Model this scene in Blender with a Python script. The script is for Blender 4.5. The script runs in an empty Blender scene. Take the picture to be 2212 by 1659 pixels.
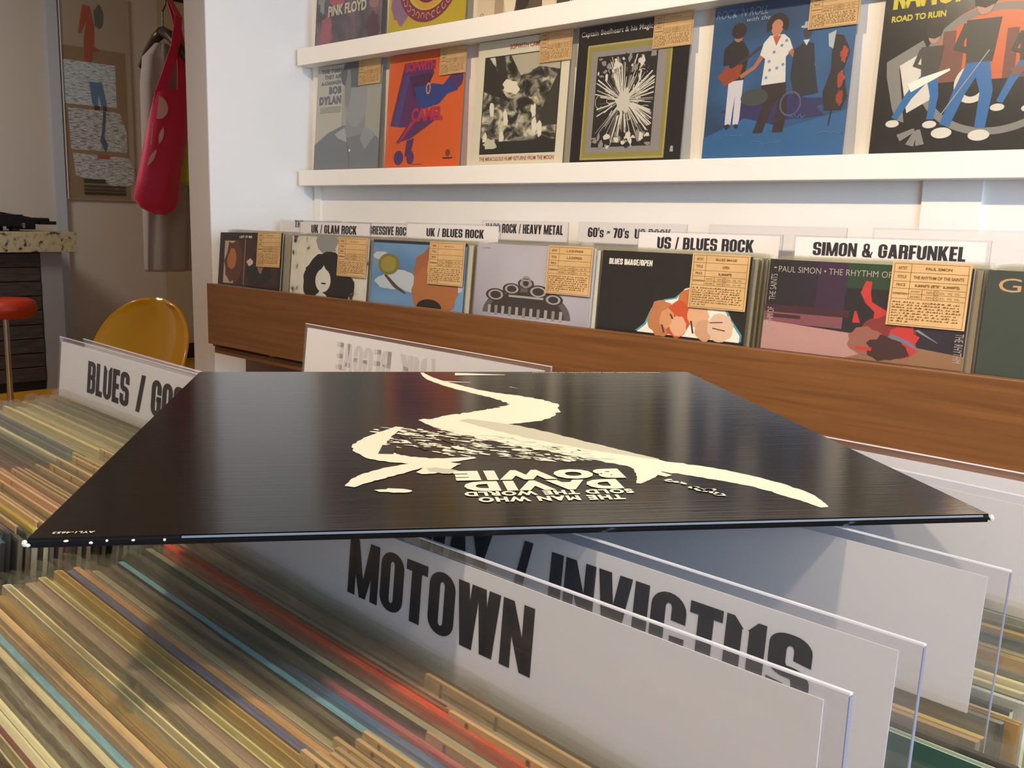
import bpy, bmesh, math, random
from mathutils import Vector, Matrix, Euler
from mathutils.geometry import tessellate_polygon
S = bpy.context.scene
COL = S.collection
PI = math.pi
R = math.radians
random.seed(7)
H = 1.08            # height of the lens above the floor; every z below is given relative to it

# ------------------------------------------------------------------ camera
cam = bpy.data.cameras.new('camera')
cam.sensor_width = 36.0
cam.lens = 2060.0 / 2212.0 * 36.0
cam.clip_start = 0.01
co = bpy.data.objects.new('camera', cam)
COL.objects.link(co)
right = Vector((0.73088572, 0.68204267, 0.02497705))
up = Vector((-0.13275537, 0.1061744, 0.98544559))
fwd = Vector((-0.66946402, 0.72356395, -0.16814618))
fwd.normalize()
right = (right - fwd * right.dot(fwd)).normalized()
up = right.cross(fwd).normalized()
co.matrix_world = Matrix(((right.x, up.x, -fwd.x, 0), (right.y, up.y, -fwd.y, 0), (right.z, up.z, -fwd.z, H), (0, 0, 0, 1)))
S.camera = co

# ------------------------------------------------------------------ exposure, world, lights
S.view_settings.view_transform = 'Standard'
S.view_settings.look = 'None'
S.view_settings.gamma = 1.0
S.view_settings.use_curve_mapping = False
S.view_settings.exposure = 0.12
try:
    S.cycles.transparent_max_bounces = 40
    S.cycles.max_bounces = 10
except Exception:
    pass
W = bpy.data.worlds.new('daylight')
S.world = W
W.use_nodes = True
W.node_tree.nodes['Background'].inputs[0].default_value = (0.62, 0.78, 1.0, 1)
W.node_tree.nodes['Background'].inputs[1].default_value = 1.2

def area(name, loc, target, size, size_y, power, color, spread=180):
    l = bpy.data.lights.new(name, 'AREA')
    l.shape = 'RECTANGLE'; l.size = size; l.size_y = size_y; l.energy = power; l.color = color
    l.spread = R(spread)
    o = bpy.data.objects.new(name, l); COL.objects.link(o)
    o.location = (loc[0], loc[1], loc[2] + H)
    d = Vector(target) - Vector(loc)
    o.rotation_euler = d.to_track_quat('-Z', 'Y').to_euler()
    return o
def spot(name, loc, target, power, color, angle, blend=0.6, radius=0.04):
    l = bpy.data.lights.new(name, 'SPOT')
    l.energy = power; l.color = color; l.spot_size = R(angle); l.spot_blend = blend; l.shadow_soft_size = radius
    o = bpy.data.objects.new(name, l); COL.objects.link(o)
    o.location = (loc[0], loc[1], loc[2] + H)
    d = Vector(target) - Vector(loc)
    o.rotation_euler = d.to_track_quat('-Z', 'Y').to_euler()
    return o
WARM = (1.0, 0.81, 0.58)
area('window_daylight', (2.35, 0.0, 0.35), (-3.0, 1.0, 0.2), 1.9, 1.5, 105, (0.50, 0.71, 1.0))
spot('ceiling_spot_shelf', (-1.15, -0.35, 1.45), (-1.25, 1.8, 0.12), 128, WARM, 78)
spot('ceiling_spot_shelf_right', (0.25, -0.35, 1.45), (-0.25, 1.8, 0.12), 112, WARM, 78)
spot('ceiling_spot_shelf_left', (-2.1, 0.75, 1.42), (-2.5, 1.75, 0.2), 4, WARM, 110)
spot('ceiling_spot_island', (-0.75, -0.35, 1.42), (-0.5, 0.15, -0.2), 78, WARM, 90)
spot('ceiling_spot_island_right', (0.45, 0.0, 1.42), (-0.1, 0.2, -0.2), 32, WARM, 80)
area('back_room_lamp', (-5.0, 0.6, 1.4), (-5.4, 1.0, 0), 0.6, 0.6, 30, (1.0, 0.92, 0.83))

# ------------------------------------------------------------------ materials
def lin(c):
    return tuple((x / 12.92 if x <= 0.04045 else ((x + 0.055) / 1.055) ** 2.4) for x in c)
def hx(s):
    return lin(tuple(int(s[i:i + 2], 16) / 255 for i in (0, 2, 4)))
MC = {}
def nt(name):
    m = bpy.data.materials.new(name); m.use_nodes = True
    return m, m.node_tree, m.node_tree.nodes['Principled BSDF']
def mat(hexc, rough=0.55, spec=0.5, metal=0.0, coat=0.0, name=None, bump=0.0, bscale=200):
    k = (hexc, rough, spec, metal, coat, bump)
    if k in MC: return MC[k]
    m, t, b = nt(name or 'surface_' + hexc)
    b.inputs['Base Color'].default_value = (*hx(hexc), 1)
    b.inputs['Roughness'].default_value = rough
    b.inputs['Specular IOR Level'].default_value = spec
    b.inputs['Metallic'].default_value = metal
    b.inputs['Coat Weight'].default_value = coat
    b.inputs['Coat Roughness'].default_value = 0.12
    if bump:
        n = t.nodes.new('ShaderNodeTexNoise'); n.inputs['Scale'].default_value = bscale
        tc = t.nodes.new('ShaderNodeTexCoord'); t.links.new(tc.outputs['Object'], n.inputs['Vector'])
        bp = t.nodes.new('ShaderNodeBump'); bp.inputs['Strength'].default_value = bump; bp.inputs['Distance'].default_value = 0.002
        t.links.new(n.outputs['Fac'], bp.inputs['Height']); t.links.new(bp.outputs['Normal'], b.inputs['Normal'])
    MC[k] = m
    return m
def ramp_mat(cols, scale=(4, 4, 4), detail=3, rough=0.45, pos=None, coat=0.0, distort=0.0, nscale=1.0, name='mottled_print', interp='LINEAR', bump=0):
    k = ('r', tuple(cols), scale, detail, rough, tuple(pos or ()), distort, nscale, interp, coat)
    if k in MC: return MC[k]
    m, t, b = nt(name)
    tc = t.nodes.new('ShaderNodeTexCoord'); mp = t.nodes.new('ShaderNodeMapping')
    mp.inputs['Scale'].default_value = scale
    n = t.nodes.new('ShaderNodeTexNoise'); n.inputs['Scale'].default_value = nscale; n.inputs['Detail'].default_value = detail
    n.inputs['Distortion'].default_value = distort
    r = t.nodes.new('ShaderNodeValToRGB'); r.color_ramp.interpolation = interp
    el = r.color_ramp.elements
    N = len(cols)
    ps = pos or [0.32 + 0.36 * i / max(1, N - 1) for i in range(N)]
    while len(el) < N: el.new(0.5)
    for i in range(N):
        el[i].position = ps[i]; el[i].color = (*hx(cols[i]), 1)
    t.links.new(tc.outputs['Object'], mp.inputs['Vector']); t.links.new(mp.outputs['Vector'], n.inputs['Vector'])
    t.links.new(n.outputs['Fac'], r.inputs['Fac']); t.links.new(r.outputs['Color'], b.inputs['Base Color'])
    b.inputs['Roughness'].default_value = rough; b.inputs['Coat Weight'].default_value = coat
    if bump:
        bp = t.nodes.new('ShaderNodeBump'); bp.inputs['Strength'].default_value = bump; bp.inputs['Distance'].default_value = 0.001
        t.links.new(n.outputs['Fac'], bp.inputs['Height']); t.links.new(bp.outputs['Normal'], b.inputs['Normal'])
    MC[k] = m
    return m
def clear_mat(name, tint, gloss, milk, rough, bump, bscale, milkcol='ffffff', stretch=(1, 1, 1)):
    m = bpy.data.materials.new(name); m.use_nodes = True
    t = m.node_tree; t.nodes.clear()
    out = t.nodes.new('ShaderNodeOutputMaterial')
    tr = t.nodes.new('ShaderNodeBsdfTransparent'); tr.inputs[0].default_value = (*tint, 1)
    df = t.nodes.new('ShaderNodeBsdfDiffuse'); df.inputs[0].default_value = (*hx(milkcol), 1)
    gl = t.nodes.new('ShaderNodeBsdfGlossy'); gl.inputs['Roughness'].default_value = rough
    gl.inputs[0].default_value = (1, 1, 1, 1)
    m1 = t.nodes.new('ShaderNodeMixShader'); m1.inputs[0].default_value = milk
    m2 = t.nodes.new('ShaderNodeMixShader')
    lw = t.nodes.new('ShaderNodeLayerWeight'); lw.inputs[0].default_value = 0.25
    ma = t.nodes.new('ShaderNodeMath'); ma.operation = 'MULTIPLY_ADD'; ma.inputs[1].default_value = gloss; ma.inputs[2].default_value = gloss * 0.12
    ma.use_clamp = True
    t.links.new(lw.outputs['Fresnel'], ma.inputs[0]); t.links.new(ma.outputs[0], m2.inputs[0])
    t.links.new(tr.outputs[0], m1.inputs[1]); t.links.new(df.outputs[0], m1.inputs[2])
    t.links.new(m1.outputs[0], m2.inputs[1]); t.links.new(gl.outputs[0], m2.inputs[2])
    t.links.new(m2.outputs[0], out.inputs[0])
    if bump:
        n = t.nodes.new('ShaderNodeTexNoise'); n.inputs['Scale'].default_value = bscale; n.inputs['Detail'].default_value = 2
        tc = t.nodes.new('ShaderNodeTexCoord'); mp = t.nodes.new('ShaderNodeMapping'); mp.inputs['Scale'].default_value = stretch
        t.links.new(tc.outputs['Object'], mp.inputs[0]); t.links.new(mp.outputs[0], n.inputs['Vector'])
        bp = t.nodes.new('ShaderNodeBump'); bp.inputs['Strength'].default_value = bump; bp.inputs['Distance'].default_value = 0.004
        t.links.new(n.outputs['Fac'], bp.inputs['Height'])
        t.links.new(bp.outputs['Normal'], gl.inputs['Normal']); t.links.new(bp.outputs['Normal'], lw.inputs['Normal'])
    return m
M_BAG = clear_mat('clear_plastic_bag', (0.99, 0.99, 0.98), 0.06, 0.008, 0.09, 0.35, 26, 'b8b2a0')
M_BAGTOP = clear_mat('clear_plastic_bag_lip', (0.97, 0.97, 0.955), 0.13, 0.045, 0.08, 0.5, 34, 'c0bba8')
M_BAGW = clear_mat('clear_plastic_bag_on_display', (0.97, 0.97, 0.96), 0.30, 0.02, 0.07, 0.22, 9, 'e8e6e0')
M_PVC = clear_mat('clear_divider_sheet', (0.97, 0.97, 0.98), 0.40, 0.03, 0.04, 0.08, 6, 'dcdcec', (1, 1, 14))
M_PVCE = mat('e4e2ea', 0.12, 0.8, coat=1.0, name='divider_edge')
M_PVCD = mat('8a8894', 0.2, 0.6, name='divider_side_edge')
M_CARD = mat('ebe7e5', 0.5, 0.4, name='white_card')
M_INK = mat('15110f', 0.35, 0.5, name='black_ink')
M_GHOST = mat('d6d1d0', 0.55, 0.3, name='ink_showing_through')
M_WALL = mat('eee9e2', 0.62, 0.3, name='white_wall_paint', bump=0.05, bscale=60)
M_SHELF = mat('efe9df', 0.5, 0.35, name='white_shelf_paint', bump=0.03, bscale=90)
M_BEIGE = mat('c2b7ab', 0.8, 0.2, name='beige_wall_paint', bump=0.05, bscale=60)
M_ENDSHADE = mat('c2b8b2', 0.7, 0.25, name='shaded_end_face')  # wall white greyed to hold the shade of the partition end
def wood_mat(name, cols, sc):
    m, t, b = nt(name)
    tc = t.nodes.new('ShaderNodeTexCoord'); mp = t.nodes.new('ShaderNodeMapping'); mp.inputs['Scale'].default_value = sc
    n = t.nodes.new('ShaderNodeTexNoise'); n.inputs['Scale'].default_value = 1.0; n.inputs['Detail'].default_value = 6; n.inputs['Distortion'].default_value = 0.6
    r = t.nodes.new('ShaderNodeValToRGB'); el = r.color_ramp.elements
    while len(el) < len(cols): el.new(0.5)
    for i, c in enumerate(cols):
        el[i].position = 0.3 + 0.4 * i / (len(cols) - 1); el[i].color = (*hx(c), 1)
    t.links.new(tc.outputs['Object'], mp.inputs[0]); t.links.new(mp.outputs[0], n.inputs['Vector'])
    t.links.new(n.outputs['Fac'], r.inputs[0]); t.links.new(r.outputs[0], b.inputs['Base Color'])
    b.inputs['Roughness'].default_value = 0.5
    bp = t.nodes.new('ShaderNodeBump'); bp.inputs['Strength'].default_value = 0.12; bp.inputs['Distance'].default_value = 0.001
    t.links.new(n.outputs['Fac'], bp.inputs['Height']); t.links.new(bp.outputs['Normal'], b.inputs['Normal'])
    return m
M_WOOD = wood_mat('brown_plywood', ['5f3a1b', '6a4321', '754b27'], (3, 60, 90))
M_WOODE = wood_mat('plywood_edge', ['a06c3a', 'b58148', 'c18f58'], (6, 200, 200))
M_KRAFT = ramp_mat(['b99664', 'c5a170'], (30, 30, 30), 4, 0.75, name='kraft_paper')
M_KINK = mat('6a4a2a', 0.7, 0.2, name='brown_ink')
M_CREAM = mat('d8d2b8', 0.32, 0.5, name='cream_print')

# ------------------------------------------------------------------ mesh helpers
def link(name, me, parent=None, loc=(0, 0, 0), rot=(0, 0, 0)):
    o = bpy.data.objects.new(name, me); COL.objects.link(o)
    o.location = loc; o.rotation_euler = rot
    if parent: o.parent = parent
    return o
def tag(o, label, cat, group=None, kind=None):
    o['label'] = label; o['category'] = cat
    if group: o['group'] = group
    if kind: o['kind'] = kind
    return o
def empty(name, loc, rot=(0, 0, 0)):
    o = bpy.data.objects.new(name, None); COL.objects.link(o)
    o.location = (loc[0], loc[1], loc[2] + H); o.rotation_euler = rot
    o.empty_display_size = 0.05
    return o
class MB:
    """collects shapes and builds one mesh"""
    def __init__(s): s.v = []; s.f = []; s.m = []; s.mats = []
    def mi(s, m):
        if m not in s.mats: s.mats.append(m)
        return s.mats.index(m)
    def poly(s, pts, m, ):
        i = len(s.v); s.v += [tuple(p) for p in pts]; s.f.append(tuple(range(i, i + len(pts)))); s.m.append(s.mi(m))
    def box(s, a, b, m):
        x0, y0, z0 = a; x1, y1, z1 = b
        i = len(s.v)
        s.v += [(x0, y0, z0), (x1, y0, z0), (x1, y1, z0), (x0, y1, z0), (x0, y0, z1), (x1, y0, z1), (x1, y1, z1), (x0, y1, z1)]
        for f in ((0, 3, 2, 1), (4, 5, 6, 7), (0, 1, 5, 4), (1, 2, 6, 5), (2, 3, 7, 6), (3, 0, 4, 7)):
            s.f.append(tuple(i + k for k in f)); s.m.append(s.mi(m))
    def prism(s, prof, z0, z1, m, mtop=None):
        """closed CCW xy profile extruded in z"""
        i = len(s.v); n = len(prof)
        s.v += [(x, y, z0) for x, y in prof] + [(x, y, z1) for x, y in prof]
        for k in range(n):
            s.f.append((i + k, i + (k + 1) % n, i + n + (k + 1) % n, i + n + k)); s.m.append(s.mi(m))
        s.f.append(tuple(i + n + k for k in range(n))); s.m.append(s.mi(mtop or m))
        s.f.append(tuple(i + k for k in reversed(range(n)))); s.m.append(s.mi(m))
    def tube(s, pts, r, m, seg=10, cap=True):
        pts = [Vector(p) for p in pts]; n = len(pts)
        rs = r if isinstance(r, (list, tuple)) else [r] * n
        i0 = len(s.v)
        prev = None
        for k, p in enumerate(pts):
            d = (pts[min(k + 1, n - 1)] - pts[max(k - 1, 0)]).normalized()
            a = d.orthogonal().normalized() if prev is None else (prev - d * prev.dot(d)).normalized()
            prev = a; b = d.cross(a)
            for j in range(seg):
                t = 2 * PI * j / seg
                s.v.append(tuple(p + a * math.cos(t) * rs[k] + b * math.sin(t) * rs[k]))
        for k in range(n - 1):
            for j in range(seg):
                s.f.append((i0 + k * seg + j, i0 + k * seg + (j + 1) % seg, i0 + (k + 1) * seg + (j + 1) % seg, i0 + (k + 1) * seg + j)); s.m.append(s.mi(m))
        if cap:
            s.f.append(tuple(i0 + j for j in reversed(range(seg)))); s.m.append(s.mi(m))
            s.f.append(tuple(i0 + (n - 1) * seg + j for j in range(seg))); s.m.append(s.mi(m))
    def lathe(s, prof, m, seg=24, c=(0, 0, 0)):
        i0 = len(s.v); n = len(prof)
        for r_, z in prof:
            for j in range(seg):
                t = 2 * PI * j / seg
                s.v.append((c[0] + r_ * math.cos(t), c[1] + r_ * math.sin(t), c[2] + z))
        for k in range(n - 1):
            for j in range(seg):
                s.f.append((i0 + k * seg + j, i0 + k * seg + (j + 1) % seg, i0 + (k + 1) * seg + (j + 1) % seg, i0 + (k + 1) * seg + j)); s.m.append(s.mi(m))
    def grid(s, fn, nu, nv, m):
        i0 = len(s.v)
        for a in range(nu + 1):
            for b in range(nv + 1): s.v.append(tuple(fn(a / nu, b / nv)))
        for a in range(nu):
            for b in range(nv):
                q = i0 + a * (nv + 1) + b
                s.f.append((q, q + nv + 1, q + nv + 2, q + 1)); s.m.append(s.mi(m))
    def mesh(s, name, smooth=False):
        me = bpy.data.meshes.new(name); me.from_pydata(s.v, [], s.f)
        for m in s.mats: me.materials.append(m)
        me.polygons.foreach_set('material_index', s.m)
        if smooth: me.polygons.foreach_set('use_smooth', [True] * len(s.f))
        me.update()
        return me
    def build(s, name, parent=None, loc=(0, 0, 0), rot=(0, 0, 0), smooth=False, bevel=0):
        o = link(name, s.mesh(name, smooth), parent, loc, rot)
        if bevel:
            b = o.modifiers.new('bevel', 'BEVEL'); b.width = bevel; b.segments = 2; b.limit_method = 'ANGLE'
        return o
def struct(name, mb, parent=None, **k):
    o = mb.build(name, parent, (0, 0, H) if not parent else (0, 0, 0), **k)
    if not parent: o['kind'] = 'structure'
    return o

# ------------------------------------------------------------------ flat print: shapes laid on a sheet
TXT = {}
def text_polys(s, bold=0.0, slant=0.0, sp=1.0):
    k = (s, bold, slant, sp)
    if k in TXT: return TXT[k]
    c = bpy.data.curves.new('t', 'FONT'); c.body = s; c.size = 1; c.offset = bold; c.shear = slant; c.resolution_u = 3; c.space_character = sp
    o = bpy.data.objects.new('t', c); COL.objects.link(o)
    dg = bpy.context.evaluated_depsgraph_get()
    me = bpy.data.meshes.new_from_object(o.evaluated_get(dg))
    vs = [(v.co.x, v.co.y) for v in me.vertices]; fs = [tuple(p.vertices) for p in me.polygons]
    bpy.data.objects.remove(o); bpy.data.curves.remove(c); bpy.data.meshes.remove(me)
    if not vs: vs = [(0, 0)]
    xs = [v[0] for v in vs]; ys = [v[1] for v in vs]
    TXT[k] = (vs, fs, min(xs), max(xs), min(ys), max(ys))
    return TXT[k]
class Print:
    """2-D artwork on the sheet x:0..w, z:0..h at y = -lift*layer ; joined into one mesh"""
    def __init__(s, w, h, y0=0.0, lift=0.00003, vs=1.0, vm=1.0): s.vm = vm; s.w = w; s.h = h; s.mb = MB(); s.L = 0; s.y0 = y0; s.lift = lift; s.vs = vs
    def P(s, u, v): return (min(1, max(0, u)) * s.w - s.w / 2, s.y0 - s.lift * (s.L + 1), (1 - (1 - min(1, v * s.vm)) * s.vs) * s.h) if s.w > .2 and s.w < .9 else (u * s.w - s.w / 2, s.y0 - s.lift * (s.L + 1), v * s.h)
    def layer(s): s.L += 1
    def poly(s, pts, m, new=True):
        if new: s.layer()
        tri = tessellate_polygon([[Vector((a, b, 0)) for a, b in pts]])
        i = len(s.mb.v); s.mb.v += [s.P(a, b) for a, b in pts]
        mi = s.mb.mi(m)
        ar = sum(pts[k][0] * pts[(k + 1) % len(pts)][1] - pts[(k + 1) % len(pts)][0] * pts[k][1] for k in range(len(pts)))
        for a, b, c in tri:
            s.mb.f.append((i + a, i + b, i + c)); s.mb.m.append(mi)
    def rect(s, x0, y0, x1, y1, m, new=True): s.poly([(x0, y0), (x1, y0), (x1, y1), (x0, y1)], m, new)
    def ell(s, cx, cy, rx, ry, m, new=True, n=28, a0=0, a1=360, rot=0):
        pts = []
        for k in range(n):
            t = R(a0 + (a1 - a0) * k / (n if a1 - a0 >= 360 else n - 1))
            x, y = rx * math.cos(t), ry * math.sin(t); c, d = math.cos(R(rot)), math.sin(R(rot))
            pts.append((cx + x * c - y * d, cy + x * d + y * c))
        s.poly(pts, m, new)
    def ring(s, cx, cy, rx, ry, wd, m, n=48, a0=0, a1=360):
        s.layer()
        for k in range(n):
            t0 = R(a0 + (a1 - a0) * k / n); t1 = R(a0 + (a1 - a0) * (k + 1) / n)
            q = [(cx + rx * math.cos(t0), cy + ry * math.sin(t0)), (cx + rx * math.cos(t1), cy + ry * math.sin(t1)),
                 (cx + (rx - wd) * math.cos(t1), cy + (ry - wd) * math.sin(t1)), (cx + (rx - wd) * math.cos(t0), cy + (ry - wd) * math.sin(t0))]
            s.poly(q, m, False)
    def blob(s, cx, cy, rx, ry, m, seed=0, n=22, rough=0.25, new=True, rot=0):
        rr = random.Random(seed); pts = []
        for k in range(n):
            t = 2 * PI * k / n; q = 1 + rr.uniform(-rough, rough)
            x, y = rx * q * math.cos(t), ry * q * math.sin(t); c, d = math.cos(R(rot)), math.sin(R(rot))
            pts.append((cx + x * c - y * d, cy + x * d + y * c))
        s.poly(pts, m, new)
    def line(s, pts, wd, m, new=True):
        """stroke of width wd (fraction of the sheet) ; wd may be a list"""
        if new: s.layer()
        n = len(pts); ws = wd if isinstance(wd, (list, tuple)) else [wd] * n
        L_, R_ = [], []
        for k in range(n):
            a = Vector(pts[max(k - 1, 0)]); b = Vector(pts[min(k + 1, n - 1)]); d = (b - a)
            if d.length < 1e-9: d = Vector((1, 0))
            d.normalize(); nn = Vector((-d.y, d.x)) * ws[k] / 2; p = Vector(pts[k])
            L_.append(p + nn); R_.append(p - nn)
        for k in range(n - 1):
            s.poly([tuple(L_[k]), tuple(L_[k + 1]), tuple(R_[k + 1]), tuple(R_[k])], m, False)
    def brush(s, pts, wd, m, rough=.10, seed=0, n=10, new=True):
        """smooth stroke with a ragged edge"""
        rr = random.Random(seed); P = [pts[0]] + list(pts) + [pts[-1]]; Wd = [wd[0]] + list(wd) + [wd[-1]]
        o, w = [], []
        for i in range(1, len(P) - 2):
            for k in range(n):
                t = k / n
                f = lambda a, b, c, d: .5 * (2 * b + (c - a) * t + (2 * a - 5 * b + 4 * c - d) * t * t + (3 * b - a - 3 * c + d) * t ** 3)
                o.append((f(P[i - 1][0], P[i][0], P[i + 1][0], P[i + 2][0]), f(P[i - 1][1], P[i][1], P[i + 1][1], P[i + 2][1])))
                w.append(max(.002, f(Wd[i - 1], Wd[i], Wd[i + 1], Wd[i + 2])) * (1 + rr.uniform(-rough, rough)))
        o.append(pts[-1]); w.append(wd[-1]); s.line(o, w, m, new)
    def text(s, txt, x0, y0, x1, y1, m, bold=0.0, slant=0.0, rot=0, fit=True, new=True, cy=None, sp=1.0):
        """text fitted into the box (baseline..cap height)"""
        if new: s.layer()
        vs, fs, ax, bx, ay, by = text_polys(txt, bold, slant, sp)
        sx = (x1 - x0) / (bx - ax); base = ay if cy is None else cy
        sy = (y1 - y0) / (by - base)
        i = len(s.mb.v); mi = s.mb.mi(m)
        for x, y in vs:
            X = (x - ax) * sx; Y = (y - base) * sy
            if rot:
                c, d = math.cos(R(rot)), math.sin(R(rot)); X, Y = X * c - Y * d, X * d + Y * c
            s.mb.v.append(s.P(x0 + X, y0 + Y))
        for f in fs: s.mb.f.append(tuple(i + k for k in f)); s.mb.m.append(mi)
    def heavy(s, txt, x0, y0, x1, y1, m, new=True, mirror=False):
        if new: s.layer()
        ps, wt = heavy_text(txt)
        for p in ps:
            q = [(x0 + (x / wt) * (x1 - x0), y0 + y * (y1 - y0)) for x, y in p]
            if mirror: q = [(x0 + x1 - a, b) for a, b in q]
            i = len(s.mb.v); s.mb.v += [s.P(a, b) for a, b in q]
            s.mb.f.append(tuple(range(i, i + len(q)))); s.mb.m.append(s.mb.mi(m))
    def build(s, name, parent, loc=(0, 0, 0), rot=(0, 0, 0)): return s.mb.build(name, parent, loc, rot)

# heavy condensed capitals, drawn from strokes
def rr_path(x0, y0, x1, y1, rx, ry, corners):
    """rounded-rectangle path, same number of points whatever the size"""
    P = []; K = 6; E = 10
    def corner(cx, cy, sx, sy, a0, on):
        for k in range(K + 1):
            t = R(a0 + 90 * k / K)
            if on: P.append((cx - sx * rx + math.cos(t) * rx, cy - sy * ry + math.sin(t) * ry))
            else:
                u = math.cos(t); v = math.sin(t); q = max(abs(u), abs(v))
                P.append((cx - sx * rx + u / q * rx, cy - sy * ry + v / q * ry))
    def side(a, b):
        for k in range(1, E): P.append((a[0] + (b[0] - a[0]) * k / E, a[1] + (b[1] - a[1]) * k / E))
    corner(x1, y1, 1, 1, 0, corners[1]); side((x1 - rx, y1), (x0 + rx, y1))
    corner(x0, y1, -1, 1, 90, corners[0]); side((x0, y1 - ry), (x0, y0 + ry))
    corner(x0, y0, -1, -1, 180, corners[3]); side((x0 + rx, y0), (x1 - rx, y0))
    corner(x1, y0, 1, -1, 270, corners[2]); side((x1, y0 + ry), (x1, y1 - ry))
    return P
def ringp(x0, y0, x1, y1, s=0.23, h=0.15, corners=(1, 1, 1, 1), cuts=()):
    w = x1 - x0; hh = y1 - y0
    ro = min(w * 0.48, hh * 0.42); ryo = min(hh * 0.3, 0.24)
    cw = (w - 2 * s) * 0.49; ch = min((hh - 2 * h) * 0.4, 0.07)
    A = rr_path(x0, y0, x1, y1, ro, ryo, corners); B = rr_path(x0 + s, y0 + h, x1 - s, y1 - h, cw, ch, corners)
    out = []; n = len(A)
    for k in range(n):
        j = (k + 1) % n; q = [A[k], A[j], B[j], B[k]]
        cx = sum(p[0] for p in q) / 4; cy = sum(p[1] for p in q) / 4
        if any(a <= cx <= c and b <= cy <= d for a, b, c, d in cuts): continue
        out.append(q)
    return out
def rc(a, b, c, d): return [(a, b), (c, b), (c, d), (a, d)]
def glyph(c):
    s = 0.23; w = 0.56
    if c == 'O' : return ringp(0, 0, w, 1), w
    if c == '0': return ringp(0, 0, w, 1), w
    if c == 'C': return ringp(0, 0, w, 1, cuts=((w / 2, 0.40, 9, 0.60),)), w
    if c == 'G': return ringp(0, 0, w, 1, cuts=((w / 2, 0.53, 9, 0.63),)) + [rc(w * .52, .40, w, .53)], w
    if c == 'U': return [q for q in ringp(0, 0, w, 1, corners=(0, 0, 1, 1), cuts=((s * .8, .6, w - s * .8, 1),))], w
    if c == 'D': return ringp(0, 0, w, 1, corners=(0, 1, 1, 0)), w
    if c == 'B': return ringp(0, .44, w * .98, 1, h=.14, corners=(0, 1, 1, 0)) + ringp(0, 0, w, .57, h=.14, corners=(0, 1, 1, 0)), w
    if c == 'P': return ringp(0, .40, w, 1, h=.15, corners=(0, 1, 1, 0)) + [rc(0, 0, s, 1)], w
    if c == 'R': return ringp(0, .42, w, 1, h=.15, corners=(0, 1, 1, 0)) + [rc(0, 0, s, 1), [(w - s, 0), (w, 0), (w, .40), (w - .06, .50), (w - s, .50)]], w
    if c == 'S':
        p = ringp(0, .42, w, 1, h=.15, cuts=((w * .5, .5, 9, .66),)) + ringp(0, 0, w, .58, h=.15, cuts=((-1, .34, w * .5, .5),))
        return p, w
    if c == 's':
        p, q = glyph('S'); return [[(x * .85, y * .78) for x, y in k] for k in p], q * .85
    if c == '6': return ringp(0, 0, w, 1, cuts=((w / 2, .58, 9, .70),)) + ringp(0, 0, w, .62, h=.14), w
    if c == '7': return [rc(0, .83, .48, 1), [(.1, 0), (.34, 0), (.48, .84), (.25, .84)]], .48
    if c == 'I': return [rc(0, 0, s + .01, 1)], s + .01
    if c == 'L': return [rc(0, 0, s, 1), rc(0, 0, .43, .17)], .43
    if c == 'E': return [rc(0, 0, s, 1), rc(0, 0, .44, .17), rc(0, .83, .44, 1), rc(0, .42, .41, .58)], .44
    if c == 'F': return [rc(0, 0, s, 1), rc(0, .83, .43, 1), rc(0, .40, .40, .57)], .43
    if c == 'T': return [rc(.13, 0, .13 + s, 1), rc(0, .83, .49, 1)], .49
    if c == 'H': return [rc(0, 0, s, 1), rc(.56 - s, 0, .56, 1), rc(0, .42, .56, .58)], .56
    if c == 'N': return [rc(0, 0, .19, 1), rc(.38, 0, .57, 1), [(.0, 1), (.2, 1), (.57, 0), (.37, 0)]], .57
    if c == 'M': return [rc(0, 0, .19, 1), rc(.59, 0, .78, 1), [(0, 1), (.24, 1), (.46, 0), (.31, 0)], [(.54, 1), (.78, 1), (.47, 0), (.32, 0)]], .78
    if c == 'W': return [[(0, 1), (.22, 1), (.34, 0), (.10, 0)], [(.28, 1), (.44, 1), (.34, 0), (.18, 0)], [(.40, 1), (.56, 1), (.66, 0), (.50, 0)], [(.62, 1), (.84, 1), (.74, 0), (.50, 0)]], .84
    if c == 'V': return [[(0, 1), (.23, 1), (.38, 0), (.15, 0)], [(.38, 1), (.60, 1), (.44, 0), (.22, 0)]], .60
    if c == 'A': return [[(0, 0), (.21, 0), (.40, 1), (.16, 1)], [(.39, 0), (.60, 0), (.44, 1), (.20, 1)], rc(.14, .15, .46, .31)], .60
    if c == 'X': return [[(0, 1), (.24, 1), (.60, 0), (.36, 0)], [(0, 0), (.24, 0), (.60, 1), (.36, 1)]], .60
    if c == 'Y': return [[(0, 1), (.23, 1), (.40, .36), (.17, .36)], [(.35, 1), (.57, 1), (.41, .36), (.17, .36)], rc(.17, 0, .40, .4)], .57
    if c == 'K': return [rc(0, 0, s, 1), [(.35, 1), (.58, 1), (.36, .45), (.16, .45)], [(.35, 0), (.60, 0), (.38, .62), (.16, .55)]], .60
    if c == '/': return [[(0, -.02), (.14, -.02), (.30, 1.02), (.16, 1.02)]], .30
    if c == "'": return [[(.03, .66), (.13, .66), (.16, 1), (0, 1)]], .16
    if c == '~': return [[(0, .36), (.09, .36), (.15, .62), (.08, .66)], [(.08, .66), (.2, .70), (.22, .54), (.12, .52)], [(.2, .70), (.36, .50), (.31, .36), (.17, .54)], [(.3, .36), (.44, .68), (.35, .68), (.28, .50)]], .42
    if c == '&':
        return ringp(.06, .5, .46, 1, s=.15, h=.12) + ringp(0, 0, .5, .56, s=.18, h=.13) + [[(.40, 0), (.66, 0), (.26, .62), (.08, .56)], [(.48, .12), (.60, .42), (.68, .40), (.58, .06)]], .66
    return [], .26
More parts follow.
